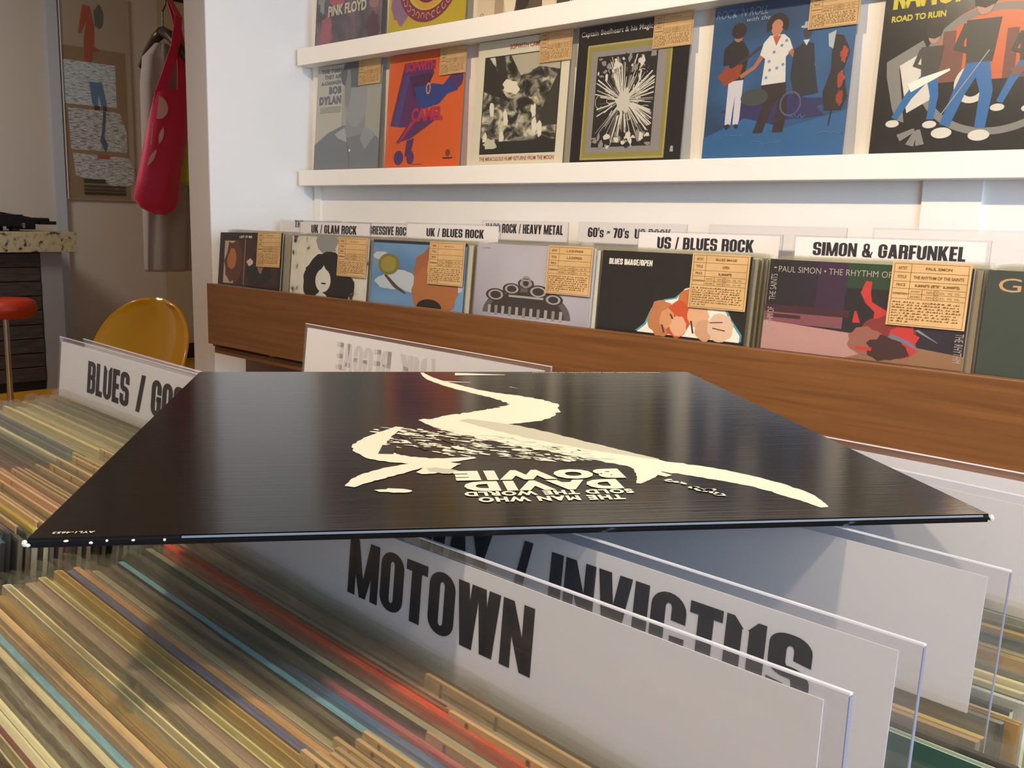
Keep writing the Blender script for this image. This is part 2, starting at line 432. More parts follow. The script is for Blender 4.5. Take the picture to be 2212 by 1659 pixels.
def heavy_text(t):
    out = []; x = 0
    for c in t:
        if c == ' ': x += .30; continue
        ps, w = glyph(c)
        out += [[(a + x, b) for a, b in p] for p in ps]; x += w + .05
    return out, x - .05

# ================================================================== the room
BX = MB().__class__
def bx(name, a, b, m, parent=None, bevel=0, kind=False):
    q = MB(); q.box(a, b, m)
    if parent is None:
        o = q.build(name, None, (0, 0, H), bevel=bevel)
        o['kind'] = 'structure'
    else: o = q.build(name, parent, bevel=bevel)
    return o
M_FLOOR = ramp_mat(['a8740f', 'bb8418', 'c58f22'], (3, 3, 3), 5, 0.45, name='yellow_ochre_floor')
M_CEIL = mat('e9e2d6', 0.8, 0.2, name='ceiling_paint')
FL, CE = -1.08, 1.62
bx('floor', (-6.8, -1.7, FL - .05), (2.4, 4.1, FL), M_FLOOR)
bx('ceiling', (-6.8, -1.7, CE), (2.4, 4.1, CE + .05), M_CEIL)
bx('wall_back', (-2.62, 1.86, FL), (2.4, 1.96, CE), M_WALL)
bx('wall_left', (-6.8, -1.7, FL), (-6.7, 4.1, CE), M_BEIGE)
bx('wall_far', (-6.7, 4.0, FL), (-2.62, 4.1, CE), M_BEIGE)
bx('wall_front', (-6.8, -1.8, FL), (2.4, -1.7, CE), M_BEIGE)
q = MB()
q.box((2.4, -1.7, FL), (2.5, 4.1, -.5), M_WALL); q.box((2.4, -1.7, 1.2), (2.5, 4.1, CE), M_WALL)
q.box((2.4, -1.7, -.5), (2.5, -1.0, 1.2), M_WALL); q.box((2.4, 1.0, -.5), (2.5, 4.1, 1.2), M_WALL)
struct('wall_right', q)
q = MB()
for a, b in (((2.39, -1.0, -.5), (2.44, -.94, 1.2)), ((2.39, .94, -.5), (2.44, 1.0, 1.2)), ((2.39, -1, -.5), (2.44, 1, -.44)), ((2.39, -1, 1.14), (2.44, 1, 1.2)), ((2.39, -.03, -.5), (2.44, .03, 1.2))):
    q.box(a, b, M_SHELF)
struct('window_1', q)
q = MB(); q.box((-2.737, 1.495, FL), (-2.62, 4.0, CE), M_WALL)
pw = struct('wall_partition', q)
q = MB(); q.box((-2.738, 1.4925, FL), (-2.621, 1.495, CE), M_ENDSHADE); struct('trim_1', q)  # thin sheet over the partition end, carrying its shade as colour
M_COOLTRIM = mat('b4b8c0', 0.5, 0.4, name='pale_blue_grey_trim')
bx('trim_2', (-6.70, 2.665, FL), (-6.66, 2.735, CE), M_COOLTRIM)
bx('trim_3', (-6.70, 3.43, FL), (-6.67, 3.9, CE), mat('b3a28a', .8, .2, name='lighter_beige_panel'))
bx('baseboard_left', (-6.70, -1.7, FL), (-6.645, 4.0, FL + .11), mat('2a2019', .5, .4, name='dark_baseboard'))
for n, (x0, x1) in enumerate(((-2.602, -2.572), (-.681, -.575), (.55, .65))):
    bx('trim_%d' % (4 + n), (x0, 1.8525, FL), (x1, 1.86, CE), M_WALL)

# ------------------------------------------------------------------ display ledges
for zb, zt, lab in ((.094, .1410, 'white display ledge, the lower of the two on the wall'), (.458, .508, 'white display ledge, the upper of the two on the wall')):
    q = MB(); q.box((-2.597, 1.79, zb), (1.2, 1.86, zt), M_SHELF)
    o = q.build('display_ledge', None, (0, 0, H), bevel=.0015); tag(o, lab, 'shelf')

# ------------------------------------------------------------------ jackets, bags, tags
JW, JH = .315, .315
def jacket_mesh(th, opened=False):
    q = MB(); a = -JW / 2; b = JW / 2; t = th / 2
    A = mat('ffffff'); B = mat('fffffe'); E_ = mat('fffffd')
    if not opened:
        prof = [(a + .0006, -t), (b - .0004, -t), (b, -t + .0005), (b, t - .0005), (b - .0004, t), (a + .0006, t), (a, t - .0008), (a, -t + .0008)]
        q.prism(prof, 0, JH, A, B); ei = q.mi(E_)
        for k in (1, 2, 3): q.m[k] = ei
    else:
        w = .00055
        prof = [(a + .0006, -t), (b, -t), (b, -t + w), (a + .0016, -t + w), (a + .0010, -t + w + .0005), (a + .0010, t - w - .0005), (a + .0016, t - w), (b, t - w), (b, t), (a + .0006, t), (a, t - .001), (a, -t + .001)]
        i = len(q.v); n = len(prof)
        q.v += [(x, y, 0) for x, y in prof] + [(x, y, JH) for x, y in prof]
        for k in range(n):
            q.f.append((i + k, i + (k + 1) % n, i + n + (k + 1) % n, i + n + k)); q.m.append(q.mi(A if not 2 <= k <= 7 else B))
        ip = [(2, 1, 0, 11, 10, 9), (3, 2), ]
        for f in ((0, 1, 2, 3), (0, 3, 4, 11), (11, 4, 5, 10), (10, 5, 6, 9), (6, 7, 8, 9)):
            q.f.append(tuple(i + n + k for k in f)); q.m.append(q.mi(B))
        q.box((a + .004, -.0004, 0.002), (b - .004, .0004, JH - .006), B); ei = q.mi(E_); q.m[1] = ei; q.m[7] = ei
    return q.mesh('jacket')
J_THIN = jacket_mesh(.0022); J_STD = jacket_mesh(.0028); J_OPEN = jacket_mesh(.0033, True)
JM = {'thin': (J_THIN, .0022), 'std': (J_STD, .0028), 'open': (J_OPEN, .0033)}
def bag_mesh(th, over=.0075, left=.006, seed=0):
    rr = random.Random(seed)
    q = MB(); t = th / 2 + .0007
    a = -JW / 2 - left; b = JW / 2 + .003
    path = []
    xs = [b - (b - a - .002) * k / 20 for k in range(21)]
    for x in xs: path.append((x, -t - rr.uniform(0, .0004)))
    for k in range(1, 6):
        an = R(-90 - 180 * k / 6); path.append((a + .002 + math.cos(an) * .002, math.sin(an) * t))
    for x in reversed(xs): path.append((x, t + rr.uniform(0, .0003)))
    m = M_BAG; n = len(path)
    for x, y in path:
        ex = min(1, max(0, (x - a) / .009)); zt = JH + over - (1 - math.sqrt(max(0, 1 - (1 - ex) ** 2))) * .009 + rr.uniform(-.0005, .0005)
        for z in (0.0, .2, .29, JH, zt): q.v.append((x, y * (1 if z < JH + .001 else .45), z))
    for k in range(n - 1):
        for j in range(4):
            q.f.append((k * 5 + j, (k + 1) * 5 + j, (k + 1) * 5 + j + 1, k * 5 + j + 1)); q.m.append(q.mi(M_BAGTOP if j == 3 else m))
    return q.mesh('plastic_bag', True)
BAGS = [bag_mesh(.003, .0075, .006, 1), bag_mesh(.003, .0095, .008, 2), bag_mesh(.0036, .006, .005, 3)]
def flat_bag_mesh():
    q = MB()
    q.grid(lambda u, v: (-.164 + .328 * u, -.0042 - .0006 * math.sin(u * 9) * math.sin(v * 7), -.001 + .322 * v), 12, 12, M_BAGW)
    return q.mesh('plastic_bag', True)
BAG_FLAT = flat_bag_mesh()
TW, TH = .112, .094
q = MB(); q.box((-TW / 2, -.0003, 0), (TW / 2, .0003, TH), M_KRAFT); TAGM = q.mesh('price_tag')
q = MB(); q.box((-TW / 2, -.0003, 0), (TW / 2, .0003, TH), M_KRAFT)
q.box((-TW / 2, -.0003, TH), (TW / 2, .0012, TH + .0004), M_KRAFT); TAGM2 = q.mesh('price_tag')
def tag_print(artist=None, title=None, price=None, seed=0, full=True):
    p = Print(TW, TH, -.0004, .00006)
    lw = .006; K = M_KINK
    for v in (.965, .83, .69, .58, .50, .42): p.rect(.03, v, .97, v + lw, K, v == .965)
    for u, v0, v1 in ((.03, .02, .965), (.965, .02, .965), (.25, .42, .965), (.42, .42, .58)): p.rect(u, v0, u + lw, v1, K, False)
    p.rect(.03, .02, .97, .026, K, False)
    for t, v in (('ARTIST', .875), ('TITLE', .74), ('PRICE', .615)): p.text(t, .08, v, .20, v + .045, K, 0.02, new=False)
    p.text('CONDITION', .05, .48, .235, .52, K, 0.01, new=False)
    p.text('JACKET', .275, .52, .40, .555, K, 0.01, new=False); p.text('RECORD', .275, .44, .40, .475, K, 0.01, new=False)
    if full:
        for v in (.52, .44):
            p.text('NM  EX  EX-  VG  VG-', .48, v, .90, v + .035, K, 0.0, new=False)
            p.ring(.60, v + .018, .042, .035, .005, K, 18); p.L -= 1
        rr = random.Random(seed)
        v = .36
        for row in range(8):
            u = .05
            while u < (.90 if row < 7 else .3):
                w = rr.uniform(.012, .05); g = rr.choice((.006, .008, .03))
                hh = rr.uniform(.014, .026)
                p.rect(u, v, min(.93, u + w), v + hh * .4, K, False)
                p.rect(u + w * .3, v + hh * .5, min(.93, u + w), v + hh, K, False)
                u += w + g
            v -= .043
    if artist:
        cx_ = .60; hw = min(.3, len(artist) * .0165); p.text(artist, cx_ - hw, .875, cx_ + hw, .92, K, 0.03, new=False)
    else: p.text('— — —', .42, .885, .70, .895, K, 0.02, new=False)
    if title:
        hw = min(.315, len(title) * .0150); p.text(title, .605 - hw, .735, .605 + hw, .785, K, 0.03, new=False)
    if price:
        hw = min(.28, len(price) * .019); p.text(price, .60 - hw, .605, .60 + hw, .66, K, 0.05, new=False)
    return p.mb.mesh('tag_print')
TP = tag_print(seed=1)
q = Print(TW, TH, -.0004, .00006)
for u in (.07, .30): q.rect(u, .0, u + .012, 1.0, M_KINK, u == .07)
q.rect(.07, .97, 1, .976, M_KINK, False); q.text('ARTIST', .11, .86, .25, .93, M_KINK, .03, new=False)
TPI = q.mb.mesh('tag_print')

END_MATS = [mat(c, .6, .3) for c in ('8d7f66', '5e5240', 'a8977a', '3a3228', '74664f', 'c2b490')]
def set_mats(o, ms):
    for i, m in enumerate(ms):
        o.material_slots[i].link = 'OBJECT'; o.material_slots[i].material = m
def rec(top_left, top_right, lean, jk='std', outer=None, edge=None, bag=None, tagx=None, tagdz=.0, label='', group=None, roll=0, simple=False, tagmesh=None, tprint=None):
    """a record in its sleeve; top_left/right: ends of its top edge (z relative to the lens)"""
    a = Vector(top_left); b = Vector(top_right); d = (b - a).normalized()
    yaw = math.atan2(d.y, d.x); rl = math.asin(max(-1, min(1, d.z)))
    M = Matrix.Rotation(yaw, 4, 'Z') @ Matrix.Rotation(-rl, 4, 'Y') @ Matrix.Rotation(-R(lean), 4, 'X')
    mid = (a + b) / 2
    loc = mid - M.to_3x3() @ Vector((0, 0, JH))
    eu = M.to_euler()
    me, th = JM[jk]
    ms = [outer, edge or outer, END_MATS[int(abs(a.y) * 9973) % 6]]
    if simple:
        o = link('record_sleeve', me, None, (loc.x, loc.y, loc.z + H), eu); set_mats(o, ms)
        tag(o, label, 'record', group); return o
    e = empty('record', loc, eu); tag(e, label, 'record', group)
    j = link('jacket', me, e); set_mats(j, ms)
    if bag is not None: link('plastic_bag', bag, e)
    if tagx is not None:
        t = link('price_tag', tagmesh or TAGM2, e, (tagx, -th / 2 - .0016, JH - TH + tagdz))
        link('tag_print', tprint or TPI, t)
    return e

# ================================================================== wall rack with its records
rack = empty('record_rack', (-2.42, 1.38, FL)); tag(rack, 'long brown plywood record rack under the white ledges along the wall', 'rack')
def rk(name, a, b, m, bevel=0):
    o = (-2.42, 1.38, FL)
    return bx(name, tuple(a[i] - o[i] for i in range(3)), tuple(b[i] - o[i] for i in range(3)), m, rack, bevel)
rk('front_board', (-2.42, 1.362, -.357), (1.2, 1.38, -.190), M_WOOD, .001)
rk('bin_floor', (-2.42, 1.381, -.385), (1.2, 1.859, -.368), M_WOOD)
rk('end_panel', (-2.435, 1.385, -.368), (-2.421, 1.858, -.21), M_WOOD)
rk('cabinet_front', (-2.618, 1.60, FL), (1.2, 1.615, -.386), M_WOOD)
binx = [(-2.42, -2.135), (-2.12, -1.82), (-1.80, -1.48), (-1.45, -1.12), (-1.12, -.79), (-.78, -.43), (-.42, -.08)]
for x in (-2.150, -1.807, -1.463, -1.118, -.782, -.431, -.09, .26, .61, .96):
    rk('bin_partition', (x - .004, 1.385, -.367), (x + .004, 1.858, -.24), M_WOODE)

GREYS = [mat(c, .5) for c in ('b9b3a4', '8a8578', 'a39c8a', '5c584c', 'cfc9b8', '6e6a58', '9a9488', '3f3c34', 'c9c4bb', '787468', 'e0dac8', '857a66')]
def cover(x, ytop, ztop, lean, base, label, w=JW, roll=0, edge=None, yaw=0, tagu=.155, tagdz=.002, tprint=None, bag=True):
    a = (x, ytop, ztop); ca = math.cos(R(roll)); sa = math.sin(R(roll))
    b = (x + JW * ca, ytop - JW * math.sin(R(yaw)), ztop + JW * sa)
    e = rec(a, b, lean, 'std', base, edge or base, None, None, label=label)
    if tagu is not None:
        t = link('price_tag', TAGM, e, (tagu - TW / 2, -.0054, JH - TH + tagdz)); link('tag_print', tprint or TP, t)
    if bag: link('plastic_bag', BAG_FLAT, e)
    return e
def art(e, p): p.build('cover_print', e, (0, -.0016, 0))
INKB = mat('120f12', .35); WH = mat('ece8dc', .4)

# --- front sleeves of the rack
DKB = mat('1d120f', .35, .5); 
e = cover(-2.492, 1.452, -.052, 6, DKB, 'dark brown picture sleeve with small white heading, leftmost in the rack', roll=1.2)
p = Print(JW, JH, vs=.46)
p.rect(.07, .0, .95, .86, mat('3a1c12', .4)); p.rect(.09, .02, .26, .84, mat('b6a891', .4)); p.blob(.25, .45, .14, .42, mat('5e2c17', .4), 3, 20, .15); p.blob(.22, .48, .07, .2, mat('b06a3e', .4), 5, 16, .15)
p.rect(.42, .0, .435, .86, mat('8b6a58', .4)); p.blob(.66, .3, .2, .32, mat('170d0c', .4), 8, 20, .15); p.blob(.52, .44, .05, .07, mat('d9b7a6', .4), 9, 12, .2); p.blob(.69, .44, .05, .2, mat('9c6a4a', .4), 12, 14, .2)
p.text('LET IT BE', .33, .895, .53, .94, WH, .03); art(e, p)

e = cover(-2.105, 1.432, -.050, 5, ramp_mat(['2a2826', 'cfcabc', 'dcd8cc', 'd3cebf'], (18, 18, 18), 5, .4, [.36, .42, .6, .75], name='speckled_white_print'), 'white speckled sleeve with black hair silhouette, second from left in the rack')
p = Print(JW, JH, vs=.46)
p.blob(.47, .92, .14, .2, mat('8f8f90', .4), 2, 20, .1); p.blob(.5, .45, .27, .29, INKB, 4, 30, .1); p.blob(.64, .2, .2, .3, INKB, 6, 26, .12); p.blob(.30, .22, .12, .3, INKB, 9, 20, .12)
p.ell(.45, .26, .10, .2, mat('d9d5ca', .4)); p.poly([(.40, .40), (.50, .40), (.45, .52)], mat('d9d5ca', .4)); p.ell(.46, .21, .035, .014, INKB)
art(e, p)

SKY = ramp_mat(['4a76a6', '6a94bb', '7fa6c6'], (3, 3, 6), 2, .4, name='sky_print')
e = cover(-1.785, 1.440, -.050, 5, SKY, 'blue sky sleeve with gold disc and long auburn hair, third from left')
p = Print(JW, JH, vs=.46); p.rect(0, .955, 1, 1, mat('20263a', .4))
CL = mat('b9c2cc', .45)
for i, (x, y, r_) in enumerate(((.2, .34, .15), (.33, .44, .14), (.45, .34, .16), (.1, .75, .09), (.88, .35, .12))): p.blob(x, y, r_, r_ * .75, CL, i, 20, .12)
p.ell(.19, .62, .12, .17, mat('7d7430', .3)); p.ell(.19, .62, .085, .125, mat('968a3c', .3))
p.blob(.68, .55, .20, .38, mat('9c5f3c', .4), 3, 24, .1); p.blob(.70, .25, .24, .40, mat('a9693a', .4), 5, 24, .08); p.blob(.71, .62, .10, .22, mat('c58c6c', .4), 6, 20, .06)
p.ell(.66, .0, .13, .13, INKB, a0=0, a1=180); p.line([(.16, .45), (.28, .28), (.4, .18)], [.03, .05, .02], mat('4a3a2c', .4)); art(e, p)

e = cover(-1.440, 1.442, -.047, 5, ramp_mat(['8f8c9c', 'b3afbb', 'bdb9c2'], (3, 2, 2), 2, .35, name='lavender_print'), 'lavender grey sleeve with a dark moulded glass dish, fourth from left', tprint=tag_print('L.A.EXPRESS', 'L.A.EXPRESS', None, 4))
p = Print(JW, JH, vs=.46)
p.ell(.47, .02, .38, .40, mat('5c5659', .25), a0=0, a1=180, n=40)
JG = mat('37302f', .2); JL = mat('a8a3a2', .2)
p.ell(.47, .02, .33, .33, JG, a0=0, a1=180, n=40)
for i, (x, y, r_) in enumerate(((.20, .28, .09), (.34, .38, .08), (.46, .47, .07), (.57, .37, .09), (.70, .28, .08))): p.ell(x, y, r_, r_, JG); p.ring(x, y, r_ * .75, r_ * .8, .018, JL, 20)
p.ring(.46, .49, .045, .085, .02, mat('8d8788', .2), 24)
for i in range(11): p.rect(.14 + i * .062, .0, .165 + i * .062, .13, mat('8f8a88', .2) if i % 2 else JL)
p.line([(.32, .28), (.62, .28)], .03, JL); p.text('L.A. EXPRESS', .04, .93, .12, .945, mat('6a6672', .4)); art(e, p)

BLK = mat('12100e', .22, .6, coat=.3)
e = cover(-1.113, 1.448, -.049, 5, BLK, 'black sleeve with white condensed title and orange-haired group picture', tprint=tag_print('BLUES IMAGE', 'OPEN', '3,300円', 5))
p = Print(JW, JH, vs=.46); p.heavy('BLUES IMAGE/OPEN', .055, .825, .365, .90, WH)
WB = [(.30, 0), (.36, .1), (.40, .30), (.48, .42), (.55, .45), (.60, .58), (.68, .62), (.76, .60), (.84, .45), (.90, .25), (.97, .08), (.97, 0)]
p.poly([(x + (-.012 if x < .6 else .012), y + .012) for x, y in WB], mat('4f94b0', .3)); p.poly(WB, WH)
for x, y, rx, ry, c in ((.46, .2, .09, .22, 'b9784a'), (.66, .42, .10, .17, 'bf7038'), (.57, .2, .09, .22, 'c24f26'), (.70, .27, .07, .15, 'd9a884'), (.50, .2, .05, .12, 'cf9368'), (.58, .12, .055, .12, 'dba887'), (.75, .1, .06, .13, 'c99b7c'), (.85, .15, .08, .17, 'd8b8a0')):
    p.blob(x, y, rx, ry, mat(c, .35), int(x * 100), 20, .09)
for x0, y0, x1, y1 in ((.47, .12, .49, .02), (.66, .2, .68, .05), (.78, .2, .86, .22), (.80, .14, .88, .12), (.52, .26, .54, .2)): p.line([(x0, y0), (x1, y1)], .012, mat('4a2f2a', .4))
art(e, p)

DKP = ramp_mat(['150f14', '1d1620', '2b1830'], (4, 4, 3), 2, .25, name='dark_plum_print', coat=.3)
e = cover(-.757, 1.430, -.050, 5, DKP, 'dark plum sleeve with pale title and blurred red dancer, sixth from left', tprint=tag_print('PAUL SIMON', 'THE RHYTHM OF THE SAINTS', '5,830円 (税抜 5,300円)', 6), tagdz=.006)
p = Print(JW, JH, vs=.46)
p.rect(.27, .44, .42, 1, mat('341a38', .3)); p.rect(.42, .74, .63, 1, mat('1c3a1f', .3)); p.rect(0, .42, .45, .5, mat('3c1a26', .3)); p.rect(0, .30, .42, .42, mat('7a4550', .35))
p.poly([(0, 0), (.5, 0), (.6, .25), (0, .32)], mat('b08682', .35)); p.poly([(.45, 0), (1, 0), (1, .14), (.7, .2)], mat('8a6446', .35)); p.rect(.05, .36, .2, .40, mat('3a1826', .35))
RD = mat('b8302c', .3)
p.line([(.53, .82), (.52, .7), (.54, .6), (.60, .52), (.62, .4)], [.03, .05, .035, .06, .1], RD); p.line([(.48, .5), (.49, .38)], [.01, .04], RD)
p.blob(.64, .3, .12, .17, mat('7c2a24', .3), 2, 22, .2); p.blob(.55, .2, .09, .15, mat('8f5a4c', .3), 6, 20, .15); p.blob(.72, .22, .07, .2, RD, 8, 20, .2); p.blob(.65, .14, .1, .13, mat('3a1c1a', .3), 9, 20, .2); p.line([(.5, .12), (.58, .12)], .035, RD)
p.line([(.66, .28), (.75, .22), (.8, .15)], [.04, .03, .005], mat('6a6e84', .3)); p.line([(.78, .36), (.88, .25)], [.02, .004], mat('7d7f8c', .3))
GT = mat('b5aaa0', .35)
p.text('PAUL SIMON • THE RHYTHM OF', .055, .865, .635, .93, GT, -.01)
p.rect(.028, .905, .042, .918, GT)
p.text('THE SAINTS', .052, .55, .34, .585, GT, -.01, rot=90); p.text('RHYTHM OF', .052, .20, .32, .235, GT, -.01, rot=90)
p.text('THE RHYTHM', .955, .36, 1.24, .395, GT, -.01, rot=-90); art(e, p)

e = cover(-.423, 1.425, -.050, 5, mat('303b33', .3, coat=.3), 'dark green sleeve with ochre title, cut by the right picture edge', tagu=None)
p = Print(JW, JH, vs=.46); p.text('Garfunkel', .05, .80, .62, .93, mat('c09468', .35), .0); art(e, p)

# --- sleeves packed behind each front sleeve
behind = ['dark brown picture sleeve', 'white speckled sleeve', 'blue sky sleeve', 'lavender grey sleeve', 'black sleeve with group picture', 'dark plum sleeve', 'dark green sleeve at the right edge']
bxs = [-2.470, -2.098, -1.778, -1.432, -1.105, -.750, -.416]
by = [1.452, 1.432, 1.440, 1.442, 1.448, 1.430, 1.425]
for i in range(7):
    rr = random.Random(i)
    for k in range(13):
        x = bxs[i] + rr.uniform(-.003, .004); y = by[i] + .0072 + k * (.0044 if k < 9 else .006)
        m = rr.choice(GREYS)
        o = rec((x, y, -.052 + rr.uniform(-.003, .002)), (x + JW, y, -.052 + rr.uniform(-.003, .002)), 5, rr.choice(('thin', 'std')), m, rr.choice(GREYS), simple=True,
                label='bagged record sleeve packed behind the ' + behind[i], group='sleeves behind the ' + behind[i])
        if k < 9: link('plastic_bag', BAGS[k % 2], o)

# --- genre dividers of the rack
def divider_obj(name, PL, PR, label, height=.30, card_h=.047, card_in=(.0035, .006, .0035), lean=5, back=False):
    """clear sheet with a white card in its top; PL/PR top corners as seen from the front"""
    a = Vector(PL); b = Vector(PR); X = (b - a); w = X.length; X.normalize()
    Z = Vector((0, math.sin(R(lean)), math.cos(R(lean)))); Z = (Z - X * Z.dot(X)).normalized(); Y = Z.cross(X)
    M = Matrix((X, Y, Z)).transposed()
    e = empty(name, a + Vector((0, 0, 0)), M.to_euler()); tag(e, label, 'divider')
    q = MB(); q.box((0, 0, -height), (w, .0012, 0), M_PVC); q.build('clear_sheet', e)
    q = MB(); q.box((-.0002, -.0001, -.0002), (w + .0002, .0013, .0003), M_PVCE); q.build('top_edge', e)  # whitish strip paints the highlight along the clear sheet's top
    q = MB(); q.box((w, -.0001, -height), (w + .0003, .0013, -.0006), M_PVCD); q.build('side_edge', e)
    q = MB(); q.box((card_in[0], .0003, -card_h), (w - card_in[1], .0008, -card_in[2]), M_CARD); c = q.build('card', e)
    return e, c, w
def letters(c, items, ink=M_INK, y=.00026, mirror=False):
    p = Print(1, 1, y, 0.00005)
    for t, x0, x1, z0, z1 in items:
        p.heavy(t, x0 + .5, z0, x1 + .5, z1, ink, mirror=mirror)
    p.build('lettering', c)
RD_ = [
 ('white card UK / GLAM ROCK standing in the rack', 1.54, -2.2327, -1.9218, -.012, [('UK / GLAM ROCK', -2.177, -1.980, -.0445, -.0220)]),
 ('white card ending PROGRESSIVE ROCK, half hidden behind the UK / GLAM ROCK card', 1.62, -2.12, -1.81, -.012, [('PROGRESSIVE ROCK', -2.07, -1.865, -.0436, -.0212)]),
 ('white card UK / BLUES ROCK standing in the rack', 1.50, -1.742, -1.432, -.0080, [('UK / BLUES ROCK', -1.6686, -1.4815, -.0392, -.0200)]),
 ('white card HARD ROCK / HEAVY METAL standing against the wall', 1.79, -1.7777, -1.4835, .0015, [('HARD ROCK / HEAVY METAL', -1.762, -1.5005, -.0300, -.0068)]),
 ("white card 60's ~ 70's US ROCK, half behind the US / BLUES ROCK card", 1.79, -1.4536, -1.1507, .0030, [("60's ~ 70's  US ROCK", -1.4235, -1.1915, -.0321, -.0095)]),
 ('white card US / BLUES ROCK standing above the black group sleeve', 1.557, -1.1139, -.804, -.0107, [('US / BLUES ROCK', -1.0663, -.8588, -.0450, -.0222)]),
 ('white card with two surnames joined by an ampersand', 1.505, -.7569, -.4469, -.0100, [('SIMON & GARFUNKEL', -.7215, -.4806, -.0427, -.0209)]),
 ('blank-looking card sheet behind the US / BLUES ROCK card', 1.79, -1.0965, -.792, .0040, []),
 ('blank-looking card sheet behind the ampersand card', 1.72, -.7135, -.39, .0052, []),
 ('pinkish white card at the far left of the rack, half hidden', 1.70, -2.568, -2.26, -.011, [('THE', -2.489, -2.445, -.0350, -.0135)]),
]
for lab, Y, xl, xr, zt, tx in RD_:
    e, c, w = divider_obj('genre_divider', (xl, Y, zt), (xr, Y, zt), lab, height=.30, lean=3)
    if tx: letters(c, [(t, a - xl, b - xl, z0 - zt, z1 - zt) for t, a, b, z0, z1 in tx])

# ================================================================== sleeves on the ledges
def ledge_cover(x, zb, base, label, tagu=.168, tagdz=.0, yaw=0, **k):
    e = cover(x, 1.842, zb + .3142, 4, base, label, tagu=tagu, tagdz=tagdz, **k)
    for c in e.children:
        if c.name.startswith('price_tag'): c.scale = (.92, 1, .76); c.location.z = JH - TH * .76 + .001
    return e
ZL = .1418; ZU = .5088
# lower ledge
e = ledge_cover(-2.558, ZL, mat('b4b0a4', .4), 'grey sleeve with blue-grey title and head-and-shoulders portrait, leftmost on the ledge', tagu=.160)
p = Print(JW, JH); SL = mat('55606c', .4)
p.rect(.42, 0, 1, 1, mat('9c9a90', .4)); p.poly([(0, 0), (0, .25), (.22, .36), (.45, .42), (.75, .40), (1, .28), (1, 0)], mat('6c7178', .4))
p.poly([(.48, .30), (.50, .55), (.78, .52), (.80, .33)], mat('83868a', .4)); p.ell(.63, .66, .17, .26, mat('8d9092', .4)); p.blob(.58, .9, .2, .14, mat('4e5257', .4), 3, 20, .12); p.blob(.50, .75, .045, .18, mat('7a7e82', .4), 5, 16, .12)
p.poly([(.32, .34), (.48, .40), (.52, .26), (.38, .30)], mat('9fa2a6', .4)); p.poly([(.78, .40), (.95, .32), (.80, .18), (.72, .28)], mat('8b8e93', .4)); p.line([(.52, .26), (.56, .12), (.58, 0)], .012, mat('4c5157', .4)); p.ell(.57, .18, .012, .012, WH)
p.text('THE TIMES', .07, .925, .40, .965, SL, .05, sp=1.15); p.text('THEY ARE', .12, .87, .40, .91, SL, .05, sp=1.15); p.text("A-CHANGIN'", .07, .815, .40, .855, SL, .05, sp=1.15)
p.text('BOB', .20, .725, .40, .80, SL, .06, sp=1.15); p.text('DYLAN', .05, .63, .40, .71, SL, .06, sp=1.15)
for v in (.60, .585, .57, .555): p.line([(.07, v), (.40, v)], .004, SL)
art(e, p)

e = ledge_cover(-2.212, ZL, mat('d65f1e', .38), 'orange sleeve with purple and blue slanted block lettering')
p = Print(JW, JH); PU = mat('5a2a5e', .35); PB = mat('2c3f86', .35); MG = mat('b3254e', .35)
p.poly([(.22, .92), (.62, .92), (.60, .80), (.40, .36), (.20, .36), (.06, .38)], PU); p.poly([(.10, .40), (.24, .82), (.30, .82), (.18, .36)], mat('4a4284', .35)); p.poly([(.30, .80), (.62, .82), (.50, .62), (.36, .62)], mat('451f4c', .35))
p.poly([(.36, .70), (.60, .72), (.74, .70), (.86, .80), (.98, .76), (.92, .64), (.80, .62), (.70, .54), (.46, .50)], PB); p.ell(.9, .74, .085, .085, mat('4f3068', .35)); p.ell(.55, .68, .03, .05, mat('d89a5a', .35)); p.ell(.55, .68, .018, .036, PB)
p.text('SOPWITH', .23, .84, .63, .92, MG, .05)
p.poly([(.15, .22), (.36, .44), (.74, .44), (.36, .26)], PU); p.poly([(.16, .20), (.34, .40), (.42, .42), (.20, .22)], MG); p.poly([(.30, .24), (.40, .26), (.36, .10), (.28, .10)], PU)
p.ell(.20, .09, .065, .065, PU); p.ell(.36, .09, .05, .06, PU); p.ell(.20, .09, .03, .03, PB)
p.text('CAMEL', .35, .40, .76, .52, MG, .05); p.ell(.85, .12, .03, .03, mat('7c3a18', .4)); p.line([(.79, .075), (.91, .075)], .012, mat('3c1c12', .4)); p.line([(.38, .03), (.52, .03)], .006, mat('7c3a18', .4)); art(e, p)

ENG = ramp_mat(['1c1a16', '4a463c', '8f8a78', 'd2ccb4'], (26, 9, 34), 6, .4, [.38, .47, .55, .66], distort=1.0, name='black_and_white_engraving')
e = ledge_cover(-1.850, ZL, mat('d8d2bc', .42), 'cream sleeve with red small title and dark engraving in a black frame')
p = Print(JW, JH); RT = mat('a8443a', .4)
p.rect(.085, .09, .915, .875, INKB); p.rect(.093, .098, .907, .867, ENG)
p.poly([(.093, .867), (.093, .60), (.40, .50), (.28, .62), (.22, .78), (.13, .867)], mat('2a2721', .4)); p.poly([(.2, .867), (.3, .867), (.38, .62), (.28, .60)], mat('2f2b25', .4)); p.poly([(.38, .867), (.907, .867), (.907, .72), (.7, .76), (.5, .70)], mat('b0aa96', .4))
p.poly([(.907, .72), (.907, .3), (.7, .3), (.78, .5)], mat('35312a', .4)); p.blob(.4, .62, .09, .06, mat('ded8c4', .4), 4, 18, .3)
for x, y, hh in ((.20, .45, .13), (.36, .38, .12), (.14, .2, .15), (.33, .22, .1), (.66, .42, .1), (.68, .3, .14), (.74, .28, .13)): p.blob(x, y, .028, hh / 2, mat('ddd7c2', .4), int(x * 90), 12, .25, rot=8)
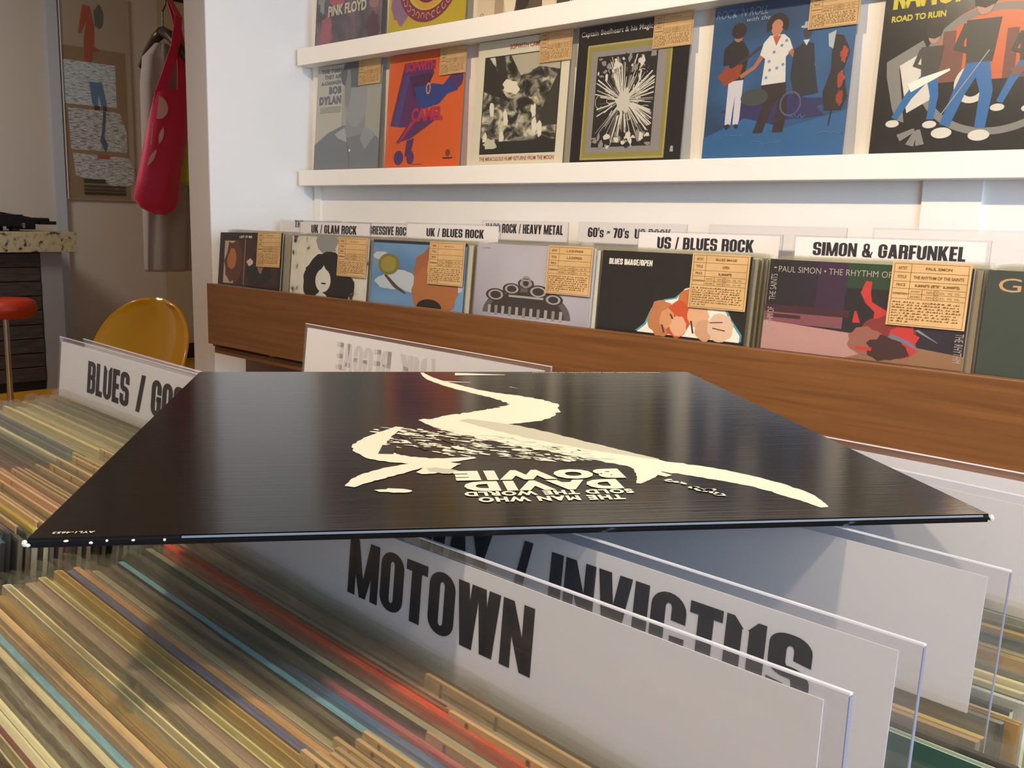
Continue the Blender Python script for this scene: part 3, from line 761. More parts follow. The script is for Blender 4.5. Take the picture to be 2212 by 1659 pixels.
p.rect(.093, .098, .907, .19, mat('24211c', .4)); p.blob(.2, .17, .08, .05, mat('c8c2ac', .4), 7, 14, .3)
p.text('SOPWITH CAMEL', .36, .915, .72, .955, RT, .01); p.text('THE MIRACULOUS HUMP RETURNS FROM THE MOON', .09, .035, .91, .068, RT, .01); art(e, p)

e = ledge_cover(-1.513, ZL, mat('100d0d', .3, .5, coat=.3), 'black sleeve with a gold-framed black and white starburst')
p = Print(JW, JH); GD = mat('8f8645', .35); GY = mat('8b8684', .45)
p.rect(.10, .02, .86, .86, mat('a69c58', .35)); p.rect(.115, .035, .845, .845, GD); p.rect(.145, .07, .815, .81, GY); p.rect(.20, .11, .74, .77, mat('1b1816', .4))
rr = random.Random(4)
for k in range(170):
    t = rr.uniform(0, 2 * PI); r0 = rr.uniform(.01, .12); r1 = rr.uniform(.14, .36)
    cx, cy = .47, .44
    x1 = min(.73, max(.2, cx + math.cos(t) * r1 * .85)); y1 = min(.76, max(.12, cy + math.sin(t) * r1 * 1.05))
    p.line([(cx + math.cos(t) * r0, cy + math.sin(t) * r0), (x1, y1)], [rr.uniform(.002, .009), rr.uniform(.001, .012)], mat('d5d0c4', .4) if k % 4 else mat('6e6a64', .4), k % 12 == 0)
p.blob(.47, .44, .06, .09, mat('c9c4b8', .4), 3, 20, .3)
for k in range(12): p.ring(rr.uniform(.24, .7), rr.uniform(.2, .7), rr.uniform(.02, .07), rr.uniform(.02, .07), .004, mat('d5d0c4', .4), 24, rr.uniform(0, 180), rr.uniform(200, 360))
for k in range(70): p.blob(rr.uniform(.2, .72), rr.choice((rr.uniform(.12, .2), rr.uniform(.6, .76))), rr.uniform(.006, .03), rr.uniform(.008, .04), mat(rr.choice(('d5d0c4', '8f8a82', '1b1816')), .4), k, 8, .4, k % 12 == 0)
p.text('Captain Beefheart & his Magic Band', .03, .915, .80, .965, mat('d8d4ca', .4), .012, sp=1.05); p.poly([(.91, .06), (.94, .06), (.935, .1), (.915, .1)], mat('a8a498', .4)); p.text('reprise', .89, .035, .96, .05, mat('a8a498', .4)) if False else None
art(e, p)

BLU = ramp_mat(['173657', '1f4a74', '2c5f8e', '1d2a55'], (4, 4, 5), 2, .35, [.3, .45, .6, .75], name='blue_painted_print', coat=.3)
e = ledge_cover(-1.143, ZL, BLU, 'blue sleeve with four standing musicians')
p = Print(JW, JH, vm=.925); SK = mat('a8694e', .4); DKI = mat('1c1a1e', .4); HR = mat('1e1314', .4)
p.blob(.5, .33, .35, .1, mat('27245a', .4), 1, 24, .2); p.poly([(0, .15), (.3, .28), (.6, .2), (1, .3), (1, 0), (0, 0)], mat('235d90', .4))
# figure in white trousers with guitar
p.poly([(.155, .545), (.265, .55), (.262, .28), (.255, .24), (.215, .24), (.213, .45), (.20, .24), (.155, .24)], mat('c9c7cf', .4)); p.poly([(.10, .78), (.165, .83), (.24, .82), (.29, .74), (.265, .55), (.155, .55), (.15, .66), (.10, .66)], DKI)
p.ell(.20, .865, .034, .048, SK); p.ell(.20, .895, .055, .055, HR); p.line([(.10, .62), (.14, .58), (.2, .6), (.24, .66)], [.10, .13, .09, .03], mat('8f3f22', .35)); p.line([(.22, .66), (.38, .77)], .018, mat('3a2a2a', .4)); p.line([(.16, .215), (.19, .235)], .03, HR); p.line([(.235, .215), (.25, .235)], .03, HR)
# central figure
p.poly([(.40, .51), (.57, .52), (.60, .34), (.585, .17), (.51, .17), (.53, .40), (.49, .34), (.44, .17), (.37, .17), (.42, .34)], mat('2b1c22', .4)); p.poly([(.40, .50), (.57, .51), (.555, .68), (.60, .73), (.57, .80), (.53, .835), (.43, .835), (.39, .79), (.37, .71), (.41, .68)], mat('d4d1cd', .4))
p.ell(.475, .885, .042, .055, mat('b97a5c', .4)); p.ring(.475, .90, .078, .082, .04, HR, 30, -30, 210); p.poly([(.45, .83), (.51, .83), (.48, .76)], mat('b45a38', .4)); p.line([(.385, .70), (.34, .63), (.24, .57)], [.035, .028, .03], SK); p.line([(.58, .72), (.65, .65), (.76, .60)], [.035, .028, .03], SK)
for x, y in ((.45, .6), (.5, .61), (.54, .63), (.44, .66), (.47, .72), (.52, .76), (.55, .79), (.43, .55)): p.ell(x, y, .011, .011, mat('7d8aa2', .4), n=8)
# figure with hat
p.poly([(.61, .72), (.68, .77), (.74, .75), (.76, .60), (.80, .42), (.64, .40), (.60, .55)], mat('22242f', .4)); p.ell(.69, .83, .028, .04, mat('3a3038', .4)); p.ell(.69, .868, .05, .012, mat('a9adb5', .4)); p.rect(.665, .868, .715, .90, mat('a9adb5', .4)); p.poly([(.665, .78), (.71, .78), (.69, .74)], mat('c8cad0', .4))
p.ring(.62, .36, .075, .085, .012, mat('4a566e', .4), 30); p.ell(.36, .42, .1, .06, mat('3b4042', .4))
# double bass and player
p.poly([(.86, .80), (.93, .78), (.98, .68), (.95, .56), (.99, .38), (.96, .30), (.85, .30), (.83, .42), (.87, .56)], mat('1f1a1a', .4)); p.blob(.945, .66, .024, .05, mat('a84428', .35), 1); p.blob(.94, .50, .024, .05, mat('a04026', .35), 2); p.blob(.945, .38, .022, .05, mat('96381f', .35), 3); p.poly([(.83, .80), (.88, .82), (.87, .7), (.84, .72)], mat('aab2ba', .4)); p.line([(.9, .30), (.89, .2)], .008, DKI)
GB = mat('7d94ac', .4)
p.text("ROCK 'N ROLL", .02, .99, .40, 1.05, GB, -.01, .2); p.text('with the', .25, .95, .42, .98, mat('a8b4c0', .4), -.01, .2); 
for x0, x1, y in ((.08, .3, .16), (.36, .58, .1), (.62, .73, .27), (.82, 1, .15)):
    rr = random.Random(int(x0 * 100)); p.line([(x0 + (x1 - x0) * k / 14, y + rr.uniform(-.012, .015)) for k in range(15)], .004, mat('4e7ba6', .4))
art(e, p)

e = ledge_cover(-.776, ZL, mat('0f0e0d', .25, .6, coat=.3), 'black sleeve with yellow title and grey ring around blue-trousered figures', tagu=.215)
p = Print(JW, JH, vm=.89); YE = mat('c9b81e', .35); GR = mat('7f7d78', .4); BT = mat('1266a4', .35); PW = mat('d6d1c4', .4); LJ = mat('3a3936', .4)
p.text('RAMONES', .05, .935, .62, 1.1, YE, .06)
p.text('ROAD TO RUIN', .05, .855, .36, .895, YE, .04)
cx, cy, rx, ry = .66, .50, .42, .40
p.ell(cx, cy + .1, .36, .31, mat('c9602c', .35), n=48); p.rect(.28, .1, 1, .44, mat('0f0e0d', .25, .6, coat=.3)); p.ring(cx, cy, rx, ry, .045, GR, 64)
for x, w, hh in ((.36, .07, .32), (.43, .05, .24), (.50, .05, .26), (.70, .06, .3), (.78, .05, .22), (.85, .06, .27), (.92, .05, .2)): p.rect(x, .44, x + w, .44 + hh, mat('74443a', .4))
p.poly([(.05, .60), (.25, .72), (.27, .68), (.25, .64), (.13, .55), (.19, .20), (.14, .22), (.11, .30), (.06, .50)], GR); p.poly([(.13, .57), (.28, .66), (.33, .34), (.20, .26)], PW)
p.ell(.55, .42, .10, .12, PW); p.ell(.55, .42, .06, .08, mat('0f0e0d', .25, .6, coat=.3))
def fig(x, y, s, lx, g=True):
    p.line([(x, y), (x - .05 * s - lx, y - .17 * s), (x - .09 * s - lx * 1.6, y - .34 * s)], [.08 * s, .06 * s, .05 * s], BT); p.line([(x + .02, y), (x + .06 * s, y - .17 * s), (x + .05 * s, y - .36 * s)], [.08 * s, .06 * s, .05 * s], BT)
    p.poly([(x - .07 * s, y + .22 * s), (x + .09 * s, y + .22 * s), (x + .07 * s, y - .01), (x - .05 * s, y - .01)], LJ); p.line([(x - .06 * s, y + .2 * s), (x - .1 * s, y + .08 * s), (x, y + .04 * s)], .04 * s, LJ)
    p.ell(x + .01, y + .30 * s, .04 * s, .06 * s, mat('b58a78', .4)); p.blob(x + .01, y + .335 * s, .06 * s, .055 * s, HR, 3, 16, .12)
    for q in ((x - .10 * s - lx * 1.6, y - .38 * s), (x + .05 * s, y - .40 * s)): p.ell(q[0], q[1], .05 * s, .03 * s, PW)
fig(.30, .50, .80, .06); fig(.56, .56, 1.15, .02); fig(.82, .55, .75, .03)
p.line([(.20, .42), (.28, .46), (.42, .52)], [.06, .05, .015], WH); p.line([(.40, .24), (.62, .62)], .006, mat('9aa0a8', .3)); p.line([(.75, .47), (.98, .55)], [.05, .02], mat('7c5546', .4))
for a, b in (((.26, .15), (.17, .10)), ((.27, .14), (.24, .05)), ((.28, .15), (.30, .05))): p.line([a, b], [.025, .05], GR)
art(e, p)
# upper ledge
PK = ramp_mat(['2c272c', '4a3f48', '5d4a58', '7d5560', '9c4d5c'], (7, 7, 7), 4, .35, [.35, .45, .52, .6, .68], distort=.8, name='murky_purple_print')
e = ledge_cover(-2.546, ZU, PK, 'murky purple and pink sleeve with wobbly cream lettering on upper ledge', tagu=.16)
p = Print(JW, JH); p.blob(.18, .14, .09, .16, mat('9c4f5c', .4), 3, 18, .2); p.blob(.33, .45, .12, .12, mat('a34d5b', .4), 4, 18, .2); p.blob(.10, .5, .06, .2, mat('7f8f88', .4), 5, 18, .3); p.blob(.9, .42, .09, .15, mat('8f6a62', .4), 6, 18, .2); p.blob(.88, .12, .1, .13, mat('4a1820', .4), 7, 18, .25)
p.text('PiNK FLOYD', .20, .27, .78, .37, mat('c7c2a8', .4), .03); art(e, p)
e = ledge_cover(-2.197, ZU, mat('b9a32c', .38), 'yellow sleeve with a purple and teal disc ringed by round lettering on upper ledge', tagu=.16)
p = Print(JW, JH); MV = mat('7a2c4e', .4)
p.blob(.17, .30, .13, .22, mat('8a6a8c', .4), 3, 22, .15); p.ell(.52, .44, .36, .34, mat('c9b23a', .38)); p.ring(.52, .44, .40, .38, .10, MV, 56, 150, 350); p.ell(.52, .46, .26, .29, mat('c79a3a', .38)); p.ell(.52, .48, .22, .26, mat('6c2446', .38)); p.blob(.54, .52, .13, .18, mat('7fa894', .4), 6, 20, .2)
for k in range(16):
    t = R(170 + 170 * k / 15); x = .52 + math.cos(t) * .35; y = .44 + math.sin(t) * .33
    p.ring(x, y, .026, .03, .008, mat('c9a65a', .4), 12, k * 40, k * 40 + 260)
p.poly([(.85, 0), (1, 0), (1, .5), (.92, .35)], mat('b5a020', .38)); art(e, p)
e = ledge_cover(-1.84, ZU, ramp_mat(['cbb89a', 'd8c8ae'], (4, 4, 4), 2, .4, name='sepia_print'), 'sepia photograph sleeve on upper ledge, rightmost in view', tagu=.16)
p = Print(JW, JH); p.rect(.42, .0, .80, 1, mat('5a4a3e', .4)); p.blob(.50, .25, .08, .3, mat('2e241f', .4), 3, 18, .2); p.rect(.20, .0, .30, .35, mat('a8907a', .4)); p.blob(.36, .3, .08, .34, mat('e0d2ba', .4), 4, 18, .15); p.blob(.78, .2, .08, .3, mat('d9c8ae', .4), 6, 18, .15); p.rect(.86, 0, .99, .4, mat('4c3d33', .4)); p.ring(.06, .03, .02, .015, .004, mat('6a5a48', .4), 16)
art(e, p)

# ================================================================== island bins
isl = empty('record_bin', (-.42, .03, FL)); tag(isl, 'two-column wooden island bin holding the foreground records', 'bin')
def ib(name, a, b, m=M_WOOD):
    o = (-.42, .03, FL); return bx(name, tuple(a[i] - o[i] for i in range(3)), tuple(b[i] - o[i] for i in range(3)), m, isl)
ib('front_board', (-.83, .0, FL), (-.02, .015, -.28)); ib('back_board', (-.83, .64, FL), (-.02, .655, -.28)); ib('side_panel', (-.845, .0, FL), (-.83, .655, -.28)); ib('side_panel', (-.02, .0, FL), (-.005, .655, -.28))
ib('bin_floor', (-.83, .016, -.49), (-.02, .639, -.472)); ib('bin_partition', (-.426, .016, -.471), (-.418, .639, -.28), M_WOODE)

def C(h, r=.45): return mat(h, r, .3, coat=.05)
def ED(h): return mat(h, .6, .3)
mixA = {
 'salmon': ramp_mat(['4f7f86', '7a8a80', '8a6a58', 'b3604e', 'c98a78'], (12, 3, 3), 3, .4, [.32, .42, .5, .58, .7], name='salmon_and_teal_print'),
 'dots': ramp_mat(['8a4a44', 'd0b36a'], (60, 60, 60), 1, .4, [.50, .53], name='spotted_print', interp='CONSTANT'),
 'coral': ramp_mat(['c25a4a', 'a85260', 'c96a5c'], (14, 4, 4), 2, .4, name='coral_print'),
 'tealcream': ramp_mat(['3f7f96', '5fa3b4', '8fa79c'], (8, 3, 3), 2, .4, name='teal_print'),
 'green': ramp_mat(['11150e', '1d2a1a', '2f4424', 'a8a884'], (22, 22, 22), 4, .4, [.4, .5, .6, .72], name='dark_leafy_print'),
 'orange': ramp_mat(['7a4a36', 'a8684a', 'c98f62', 'd29a64'], (6, 2, 2), 2, .4, name='peach_print'),
 'navy': ramp_mat(['2e3140', '3a4a78', '5b6f98'], (6, 2, 2), 2, .4, name='navy_print'),
 'brown': ramp_mat(['3c2a22', '5c4436', '7a5c48'], (6, 3, 3), 3, .4, name='brown_print'),
 'rose': ramp_mat(['8d6b58', '9d8468', '7a6a5c'], (6, 3, 3), 2, .4, name='rose_taupe_print'),
 'charcoal': ramp_mat(['171614', '2a2926', '3a3a38'], (6, 3, 3), 2, .35, name='charcoal_print'),
 'blackbl': ramp_mat(['0e0f0e', '1a1c1a'], (6, 3, 3), 2, .3, name='black_print'),
 'purplegreen': ramp_mat(['4a3c6a', '3c5a66', '3f7f6c'], (8, 2, 2), 1, .4, [.42, .5, .58], name='violet_green_print'),
}
def split_mat(c1, c2, x0, w=.02, name='two_tone_print'):
    m, t, b = nt(name)
    tc = t.nodes.new('ShaderNodeTexCoord'); sx = t.nodes.new('ShaderNodeSeparateXYZ'); mr = t.nodes.new('ShaderNodeMapRange'); mx = t.nodes.new('ShaderNodeMix'); mx.data_type = 'RGBA'
    mr.inputs[1].default_value = x0 - w; mr.inputs[2].default_value = x0 + w
    t.links.new(tc.outputs['Object'], sx.inputs[0]); t.links.new(sx.outputs['X'], mr.inputs[0]); t.links.new(mr.outputs[0], mx.inputs[0])
    mx.inputs[6].default_value = (*hx(c1), 1); mx.inputs[7].default_value = (*hx(c2), 1)
    t.links.new(mx.outputs[2], b.inputs['Base Color']); b.inputs['Roughness'].default_value = .42
    return m
mixA['blackblue'] = split_mat('12120f', '2f6a9c', -.01); mixA['blackpink'] = split_mat('141210', 'c4506a', .0, .003); mixA['rosepeach'] = split_mat('8d6b58', '74685c', .0, .12)
def mm(c): return mixA.get(c) or C(c)
CR = ED('d9cda0'); CR2 = ED('c8b98c')
ORD = ['first', 'second', 'third', 'fourth', 'fifth', 'sixth', 'seventh', 'eighth', 'ninth', 'tenth', 'eleventh', 'twelfth', 'thirteenth', 'fourteenth', 'fifteenth', 'sixteenth', 'seventeenth', 'eighteenth', 'nineteenth', 'twentieth']
def ordn(k):
    if k < 20: return ORD[k]
    t = {2: 'twenty', 3: 'thirty', 4: 'forty', 5: 'fifty', 6: 'sixty'}[(k + 1) // 10]
    u = (k + 1) % 10
    return (t[:-1] + 'ieth' if t.endswith('y') else t) if u == 0 else t + '-' + ORD[u - 1]
AX0, AX1 = -.392, -.077
def fill(cols, y0, y1, z0, z1, xs, place, bag=True, tagp=.8, lean=6, simple=False, rnd=0, group=None, zj=.0015, back_first=False):
    """cols listed near to far; y0,y1: (left Y, right Y) of the first and last"""
    rr = random.Random(rnd); n = len(cols)
    for k, c in enumerate(cols):
        t = k / max(1, n - 1)
        if isinstance(c, str): c = (c, None, 'sleeve', 'std')
        colr, edge, word, jk = c[:4]
        yl = y0[0] + (y1[0] - y0[0]) * t; yr = y0[1] + (y1[1] - y0[1]) * t
        z = z0 + (z1 - z0) * t + (c[4] if len(c) > 4 else rr.uniform(-zj, zj)); dx = rr.uniform(-.004, .003)
        m = mm(colr)
        lab = word if simple else '%s, %s %s' % (word, ordn(n - 1 - k), place)
        has = rr.random() < tagp
        rec((xs[0] + dx, yl, z), (xs[1] + dx, yr, z + rr.uniform(-.001, .001)), lean, jk, m, edge or m,
            BAGS[k % 3] if bag else None, (rr.uniform(.082, .104) - .0 if has else None), rr.uniform(.0, .003), label=lab, group=group, simple=simple)
zone0 = [('green', CR, 'green-fronted sleeve', 'std'), ('cfc48c', CR, 'pale yellow sleeve', 'std'), ('3f5a35', None, 'green sleeve', 'thin'), ('3c1c14', None, 'dark brown sleeve', 'std'),
 ('dots', CR2, 'rose sleeve with cream spots', 'open'), ('coral', CR, 'coral sleeve', 'std'), ('c9cb90', CR, 'pale yellow-green sleeve', 'thin'), ('4d483e', None, 'dark grey sleeve', 'std'), ('7c766a', None, 'mid grey sleeve', 'std'),
 ('salmon', CR2, 'sleeve shading from teal to salmon red', 'std'), ('tealcream', ED('5fa3b4'), 'teal-topped sleeve', 'thin'), ('b5884f', ED('cfa468'), 'tan sleeve', 'open'), ('c29355', ED('d6aa6c'), 'light tan sleeve', 'std'), ('8a6628', ED('94702f'), 'ochre sleeve', 'open'), ('94702f', ED('b08c48'), 'ochre brown sleeve', 'std'),
 ('a8a487', CR, 'sage grey sleeve', 'open'), ('75634a', None, 'dark taupe sleeve', 'std'), ('9d8468', ED('b39a7c'), 'taupe sleeve', 'std'), ('rosepeach', ED('9a7a68'), 'rosy brown sleeve', 'std'), ('8d6b58', ED('dccf84'), 'rosy brown sleeve with pale yellow edges', 'open'), ('8c8a64', ED('a09c70'), 'sage green sleeve', 'thin'),
 ('c2922c', ED('caa24a'), 'mustard yellow sleeve', 'open', 0.0014), ('navy', ED('4a5a86'), 'navy blue sleeve', 'std', 0.0018), ('orange', ED('d29a64'), 'peach orange sleeve', 'std'), ('rose', None, 'rose taupe sleeve', 'thin'), ('6a5b4e', ED('c9c19a'), 'grey-brown sleeve with cream edge', 'std'), ('blackbl', None, 'black sleeve', 'std'), ('charcoal', ED('5a5a56'), 'charcoal sleeve', 'thin'),
 ('charcoal', ED('6fb3c4'), 'charcoal sleeve with light blue edge', 'std'), ('blackblue', None, 'sleeve turning from black to bright blue', 'std', 0.0012), ('blackpink', None, 'sleeve black at left and pink at right', 'thin', 0.0022), ('blackbl', None, 'black sleeve with grey bag', 'std'), ('green', ED('a8a884'), 'dark leafy sleeve with cream edge', 'std', 0.0022), ('blackbl', None, 'black-green sleeve', 'thin'), ('d8401c', ED('e04a22'), 'bright orange-red sleeve', 'std', 0.0035)]
fill(zone0, (.078, .066), (.1955, .1745), -.1505, -.1495, (AX0, AX1), 'counted forward from the orange-red one', rnd=3, group='records in the near bin')
zone0b = [('5a2c22', ED('6a3a2c'), 'maroon brown sleeve', 'thin'), ('a8683c', ED('b8784a'), 'orange-brown sleeve', 'thin'), ('brown', ED('b4b0a4'), 'brown sleeve with pale edge', 'thin'), ('charcoal', ED('8a8578'), 'charcoal sleeve with grey edge', 'thin'), ('3c2a2e', None, 'dark plum sleeve', 'thin'), ('blackbl', None, 'black sleeve', 'thin')]
fill(zone0b, (.1985, .1775), (.2095, .1865), -.1485, -.1455, (AX0, AX1), 'in front of the nearest lettered card', rnd=5, group='records in front of the nearest lettered card', zj=.0005)
pool = [('8a7a60', ED('a8946c'), 'brown sleeve', 'std'), ('d2c49a', CR, 'cream sleeve', 'std'), ('blackbl', None, 'black sleeve', 'std'), ('5c584c', ED('8a8578'), 'grey sleeve', 'std'), ('b5884f', ED('c9a060'), 'tan sleeve', 'open'), ('cfa24c', ED('d6b060'), 'golden sleeve', 'std'), ('charcoal', None, 'charcoal sleeve', 'std'), ('c9c4bb', ED('d6d2c8'), 'pale grey sleeve', 'std'), ('3f4a5a', None, 'slate sleeve', 'thin'), ('brown', ED('b08c60'), 'dark brown sleeve', 'std')]
def pick(n, s): 
    r_ = random.Random(s); return [r_.choice(pool) for _ in range(n)]
fill(pick(7, 1), (.2145, .1925), (.2385, .2225), -.152, -.150, (AX0, AX1), 'in front of the second lettered card', rnd=6, group='records in front of the second lettered card')
fill(pick(8, 2), (.2465, .2305), (.2725, .2590), -.160, -.157, (AX0, AX1 - .005), 'in front of the tall teal sleeve', rnd=7, group='records in front of the tall teal sleeve', tagp=1)
rec((AX0 + .045, .2805, -.1465), (AX1 + .045, .2700, -.1465), 6, 'open', C('2f4f46'), ED('a9b8a2'), BAGS[1], label='tall dark teal sleeve sticking out at the right end of the near bin')
rec((AX0 + .0, .2850, -.1490), (AX1 - .004, .2745, -.1490), 6, 'open', C('8a7a68'), ED('d4482c'), BAGS[0], label='sleeve with orange-red open edge just behind the tall teal one')
rec((AX0 + .016, .2895, -.1480), (AX1 + .016, .2795, -.1480), 6, 'std', mixA['blackbl'], ED('2c2624'), BAGS[2], label='black sleeve behind the orange-red edge by the tall teal one')
fill(pick(3, 9), (.2935, .2840), (.3030, .2950), -.152, -.150, (AX0, AX1 + .01), 'in front of the third card', rnd=8, group='records in front of the third card', tagp=.3)
fill(pick(20, 4), (.3150, .3060), (.3960, .3880), -.150, -.148, (AX0, AX1 + .012), 'in front of the fourth card', rnd=9, group='records in front of the fourth card', tagp=.0)
for nn, a, b in ((9, (.407, .400), (.446, .440)), (10, (.463, .458), (.60, .595))):
    fill([(c[0], c[1], 'record sleeve hidden behind the blank cards of the near bin', c[3]) for c in pick(nn, nn)], a, b, -.151, -.149, (AX0, AX1), '', bag=False, tagp=0, simple=True, rnd=nn, group='records behind the blank cards')

# left column of the island
BX0, BX1 = -.766, -.451
zb = ['c8a878', 'd2b07c', 'b8935f', 'caa876', 'c4a070', 'bf9a68', 'd0b080', 'b5905c', 'c9a672', 'cfae7c', '9c8058', 'b8935f', '6d675c', '4f4a42', 'cfc8a8', 'e0d6b0', 'b9b49a', '2f4a58', '3c5a68', '36404a', '5a5a58', '4a4436', 'c9b040', '4a4638', '57504a', '8a5a64', 'c0566c', 'c76a7c', '8d7a7a', '6a625e', '3f3c3a', '46443f', '2f2e2c', '55534f', '4a4a48', '6b6a66', '5f6664', 'e6dcb6', '8f8a84', 'purplegreen', '3c3a66', '4c7f72', 'c9b98a', 'e6d29a', 'e9d8a4', 'd8b894', 'e3cf9a', 'dcc89a', 'bdb8a0', 'a8a48c', 'd9d2b4', '8c857c', '5a4a46', '4c403e', '6a6058', '57504a']
words = {'c': 'tan', 'd': 'cream tan', 'e': 'cream', 'b': 'light brown', '9': 'brown', '6': 'grey-brown', '4': 'dark grey', '2': 'near-black', '3': 'dark slate', '5': 'charcoal grey', '8': 'muted mauve', 'a': 'grey-green'}
zB = []
for c in zb:
    w = {'c0566c': 'pink', 'c76a7c': 'rose pink', 'c9b040': 'yellow', 'purplegreen': 'violet-green', '3c3a66': 'violet blue', '4c7f72': 'sea green', '2f4a58': 'deep teal', '3c5a68': 'teal'}.get(c) or words.get(c[0], 'plain')
    vivid = c in ('c0566c', 'c76a7c', 'c9b040', 'purplegreen', '3c3a66', '2f4a58', 'e6dcb6', 'e9d8a4')
    tup = (c, ED('d8caa0') if c[0] in 'cde' and not vivid else None, w + ' sleeve', 'std' if vivid else random.choice(('std', 'thin', 'open')) if c[0] in 'cdeb' else 'thin')
    zB.append(tup + (.0022,) if vivid else tup)
fill(zB, (.098, .083), (.2995, .2845), -.1500, -.1495, (BX0, BX1), 'in front of the BLUES card', rnd=12, group='records in front of the BLUES card', tagp=.9, zj=.002)
fill([(c[0], c[1], 'record sleeve hidden between the BLUES card and the back-to-front card', c[3]) for c in pick(26, 31)], (.318, .302), (.505, .492), -.150, -.148, (BX0, BX1), '', bag=False, tagp=0, simple=True, rnd=13, group='records behind the BLUES card')

# dividers of the island
e, c, w = divider_obj('genre_divider', (-.3804, .2150, -.1103), (-.0766, .1938, -.1), 'nearest white card with one tall black six-letter word', lean=6, card_h=.058)
k = .952
letters(c, [('MOTOWN', w - .2034 * k, w - .1022 * k, -.0308 * k, -.0090 * k)])
e, c, w = divider_obj('genre_divider', (-.3787, .2473, -.1037), (-.0743, .2313, -.1), 'second white card from the lens, black words split by a slash', lean=6, card_h=.058)
letters(c, [('INVICTUS', w - .1312 * k, w - .0296 * k, -.0310 * k, -.0090 * k), ('/', w - .1500 * k, w - .1405 * k, -.0310 * k, -.0088 * k), ('HOT WAX', w - .247 * k, w - .1615 * k, -.0310 * k, -.0090 * k)])
divider_obj('genre_divider', (-.3795, .3142, -.099), (-.075, .3035, -.1), 'third card from the lens, blank pale face, under the black sleeve', lean=6)
divider_obj('genre_divider', (-.3760, .4045, -.0962), (-.0714, .3965, -.1003), 'fourth card from the lens, blank pale face, right of the black sleeve', lean=6)
divider_obj('genre_divider', (-.3870, .4410, -.0992), (-.0820, .4358, -.1001), 'farthest blank pale card, top edge against the brown rack', lean=6)
e, c, w = divider_obj('genre_divider', (-.7809, .3097, -.1), (-.4719, .2908, -.0977), 'white card reading BLUES / with more hidden by the black sleeve', lean=6)
letters(c, [('BLUES', .0660 * k, .1480 * k, -.0380 * k, -.0128 * k), ('/', .1610 * k, .1760 * k, -.0380 * k, -.0118 * k), ('GOSPEL', .1870 * k, .285 * k, -.0370 * k, -.0118 * k)])
divider_obj('genre_divider', (-.7567, .3179, -.1), (-.4477, .2990, -.0997), 'clear sheet with card just behind the BLUES card', lean=6)
e, c, w = divider_obj('genre_divider', (-.7482, .5214, -.0993), (-.4302, .5047, -.1), 'card seen from its back, mirrored grey REGGAE showing through', lean=6)
letters(c, [('REGGAE', w - .2694 * .98, w - .187 * .98, -.0355, -.0112), ('UK', w - .1755 * .98, w - .139 * .98, -.0355, -.0112), ('/', w - .133 * .98, w - .1245 * .98, -.0355, -.0105)], ink=M_GHOST, mirror=True)

# ================================================================== the black sleeve lying on the cards
P0 = Vector((-.28731, .10000, -.0952)); e1 = Vector((.6169, .7891, -.0066)).normalized()
ang = math.atan2(.7891, .6169)
alb = empty('album_sleeve', (P0.x, P0.y, -.0960), (0, 0, ang)); tag(alb, 'glossy black record sleeve lying flat across the cards, cream brushstroke picture', 'record')
M_GLOSSBLACK, t_, b_ = nt('glossy_black_laminate')
b_.inputs['Base Color'].default_value = (*hx('0e0d0e'), 1); b_.inputs['Roughness'].default_value = .14; b_.inputs['Specular IOR Level'].default_value = .22
b_.inputs['Coat Weight'].default_value = .0; b_.inputs['Coat Roughness'].default_value = .13
n_ = t_.nodes.new('ShaderNodeTexNoise'); n_.inputs['Scale'].default_value = 1.0; n_.inputs['Detail'].default_value = 3
tc_ = t_.nodes.new('ShaderNodeTexCoord'); mp_ = t_.nodes.new('ShaderNodeMapping'); mp_.inputs['Scale'].default_value = (20, 500, 1)
bp_ = t_.nodes.new('ShaderNodeBump'); bp_.inputs['Strength'].default_value = .12; bp_.inputs['Distance'].default_value = .0005
t_.links.new(tc_.outputs['Object'], mp_.inputs[0]); t_.links.new(mp_.outputs[0], n_.inputs['Vector']); t_.links.new(n_.outputs['Fac'], bp_.inputs['Height'])
t_.links.new(bp_.outputs['Normal'], b_.inputs['Normal']); t_.links.new(bp_.outputs['Normal'], b_.inputs['Coat Normal'])
q = MB()
a = .315; r_ = .0011; prof = []
q.grid(lambda u, v: (a * u, a * v, .0), 1, 1, M_GLOSSBLACK)
bm = bmesh.new(); bmesh.ops.create_cube(bm, size=1)
for v in bm.verts: v.co = Vector(((v.co.x + .5) * a, (v.co.y + .5) * a, (v.co.z - .5) * .0030))
bmesh.ops.bevel(bm, geom=bm.edges[:], offset=.0011, segments=3, affect='EDGES')
me = bpy.data.meshes.new('jacket'); bm.to_mesh(me); bm.free(); me.materials.append(M_GLOSSBLACK)
jk = link('jacket', me, alb)
for p_ in me.polygons: p_.use_smooth = False
q = MB(); q.box((.045, -.0002, -.00075), (a - .004, .0004, -.0002), mat('6e757c', .3, .7, name='worn_edge_highlight')); q.build('worn_edge_highlight', jk)  # highlight along the worn front edge, painted as a pale strip
M_WORN = mat('cfc8b4', .8, name='worn_paper')
q = MB(); rr = random.Random(2)
def worn(cx, cy, cz, rx, ry, rz):
    q.lathe([(0.0001, -rz), (rx * .7, -rz * .7), (rx, 0), (rx * .7, rz * .7), (.0001, rz)], M_WORN, 8, (cx, cy, cz))
worn(.0004, .0004, -.0013, .0009, .0006, .0011); worn(a - .0004, .0004, -.0013, .0010, .0006, .0012); worn(.0014, .0001, -.0018, .0008, .0004, .0006); worn(a + .0001, .0010, -.0010, .0006, .0006, .0006)
for x in (.012, .019, .0235, .031, .040): worn(x, .0002, -.0012 + rr.uniform(-.0004, .0004), rr.uniform(.0003, .0008), .0003, rr.uniform(.0003, .0005))
q.build('worn_corners', jk)
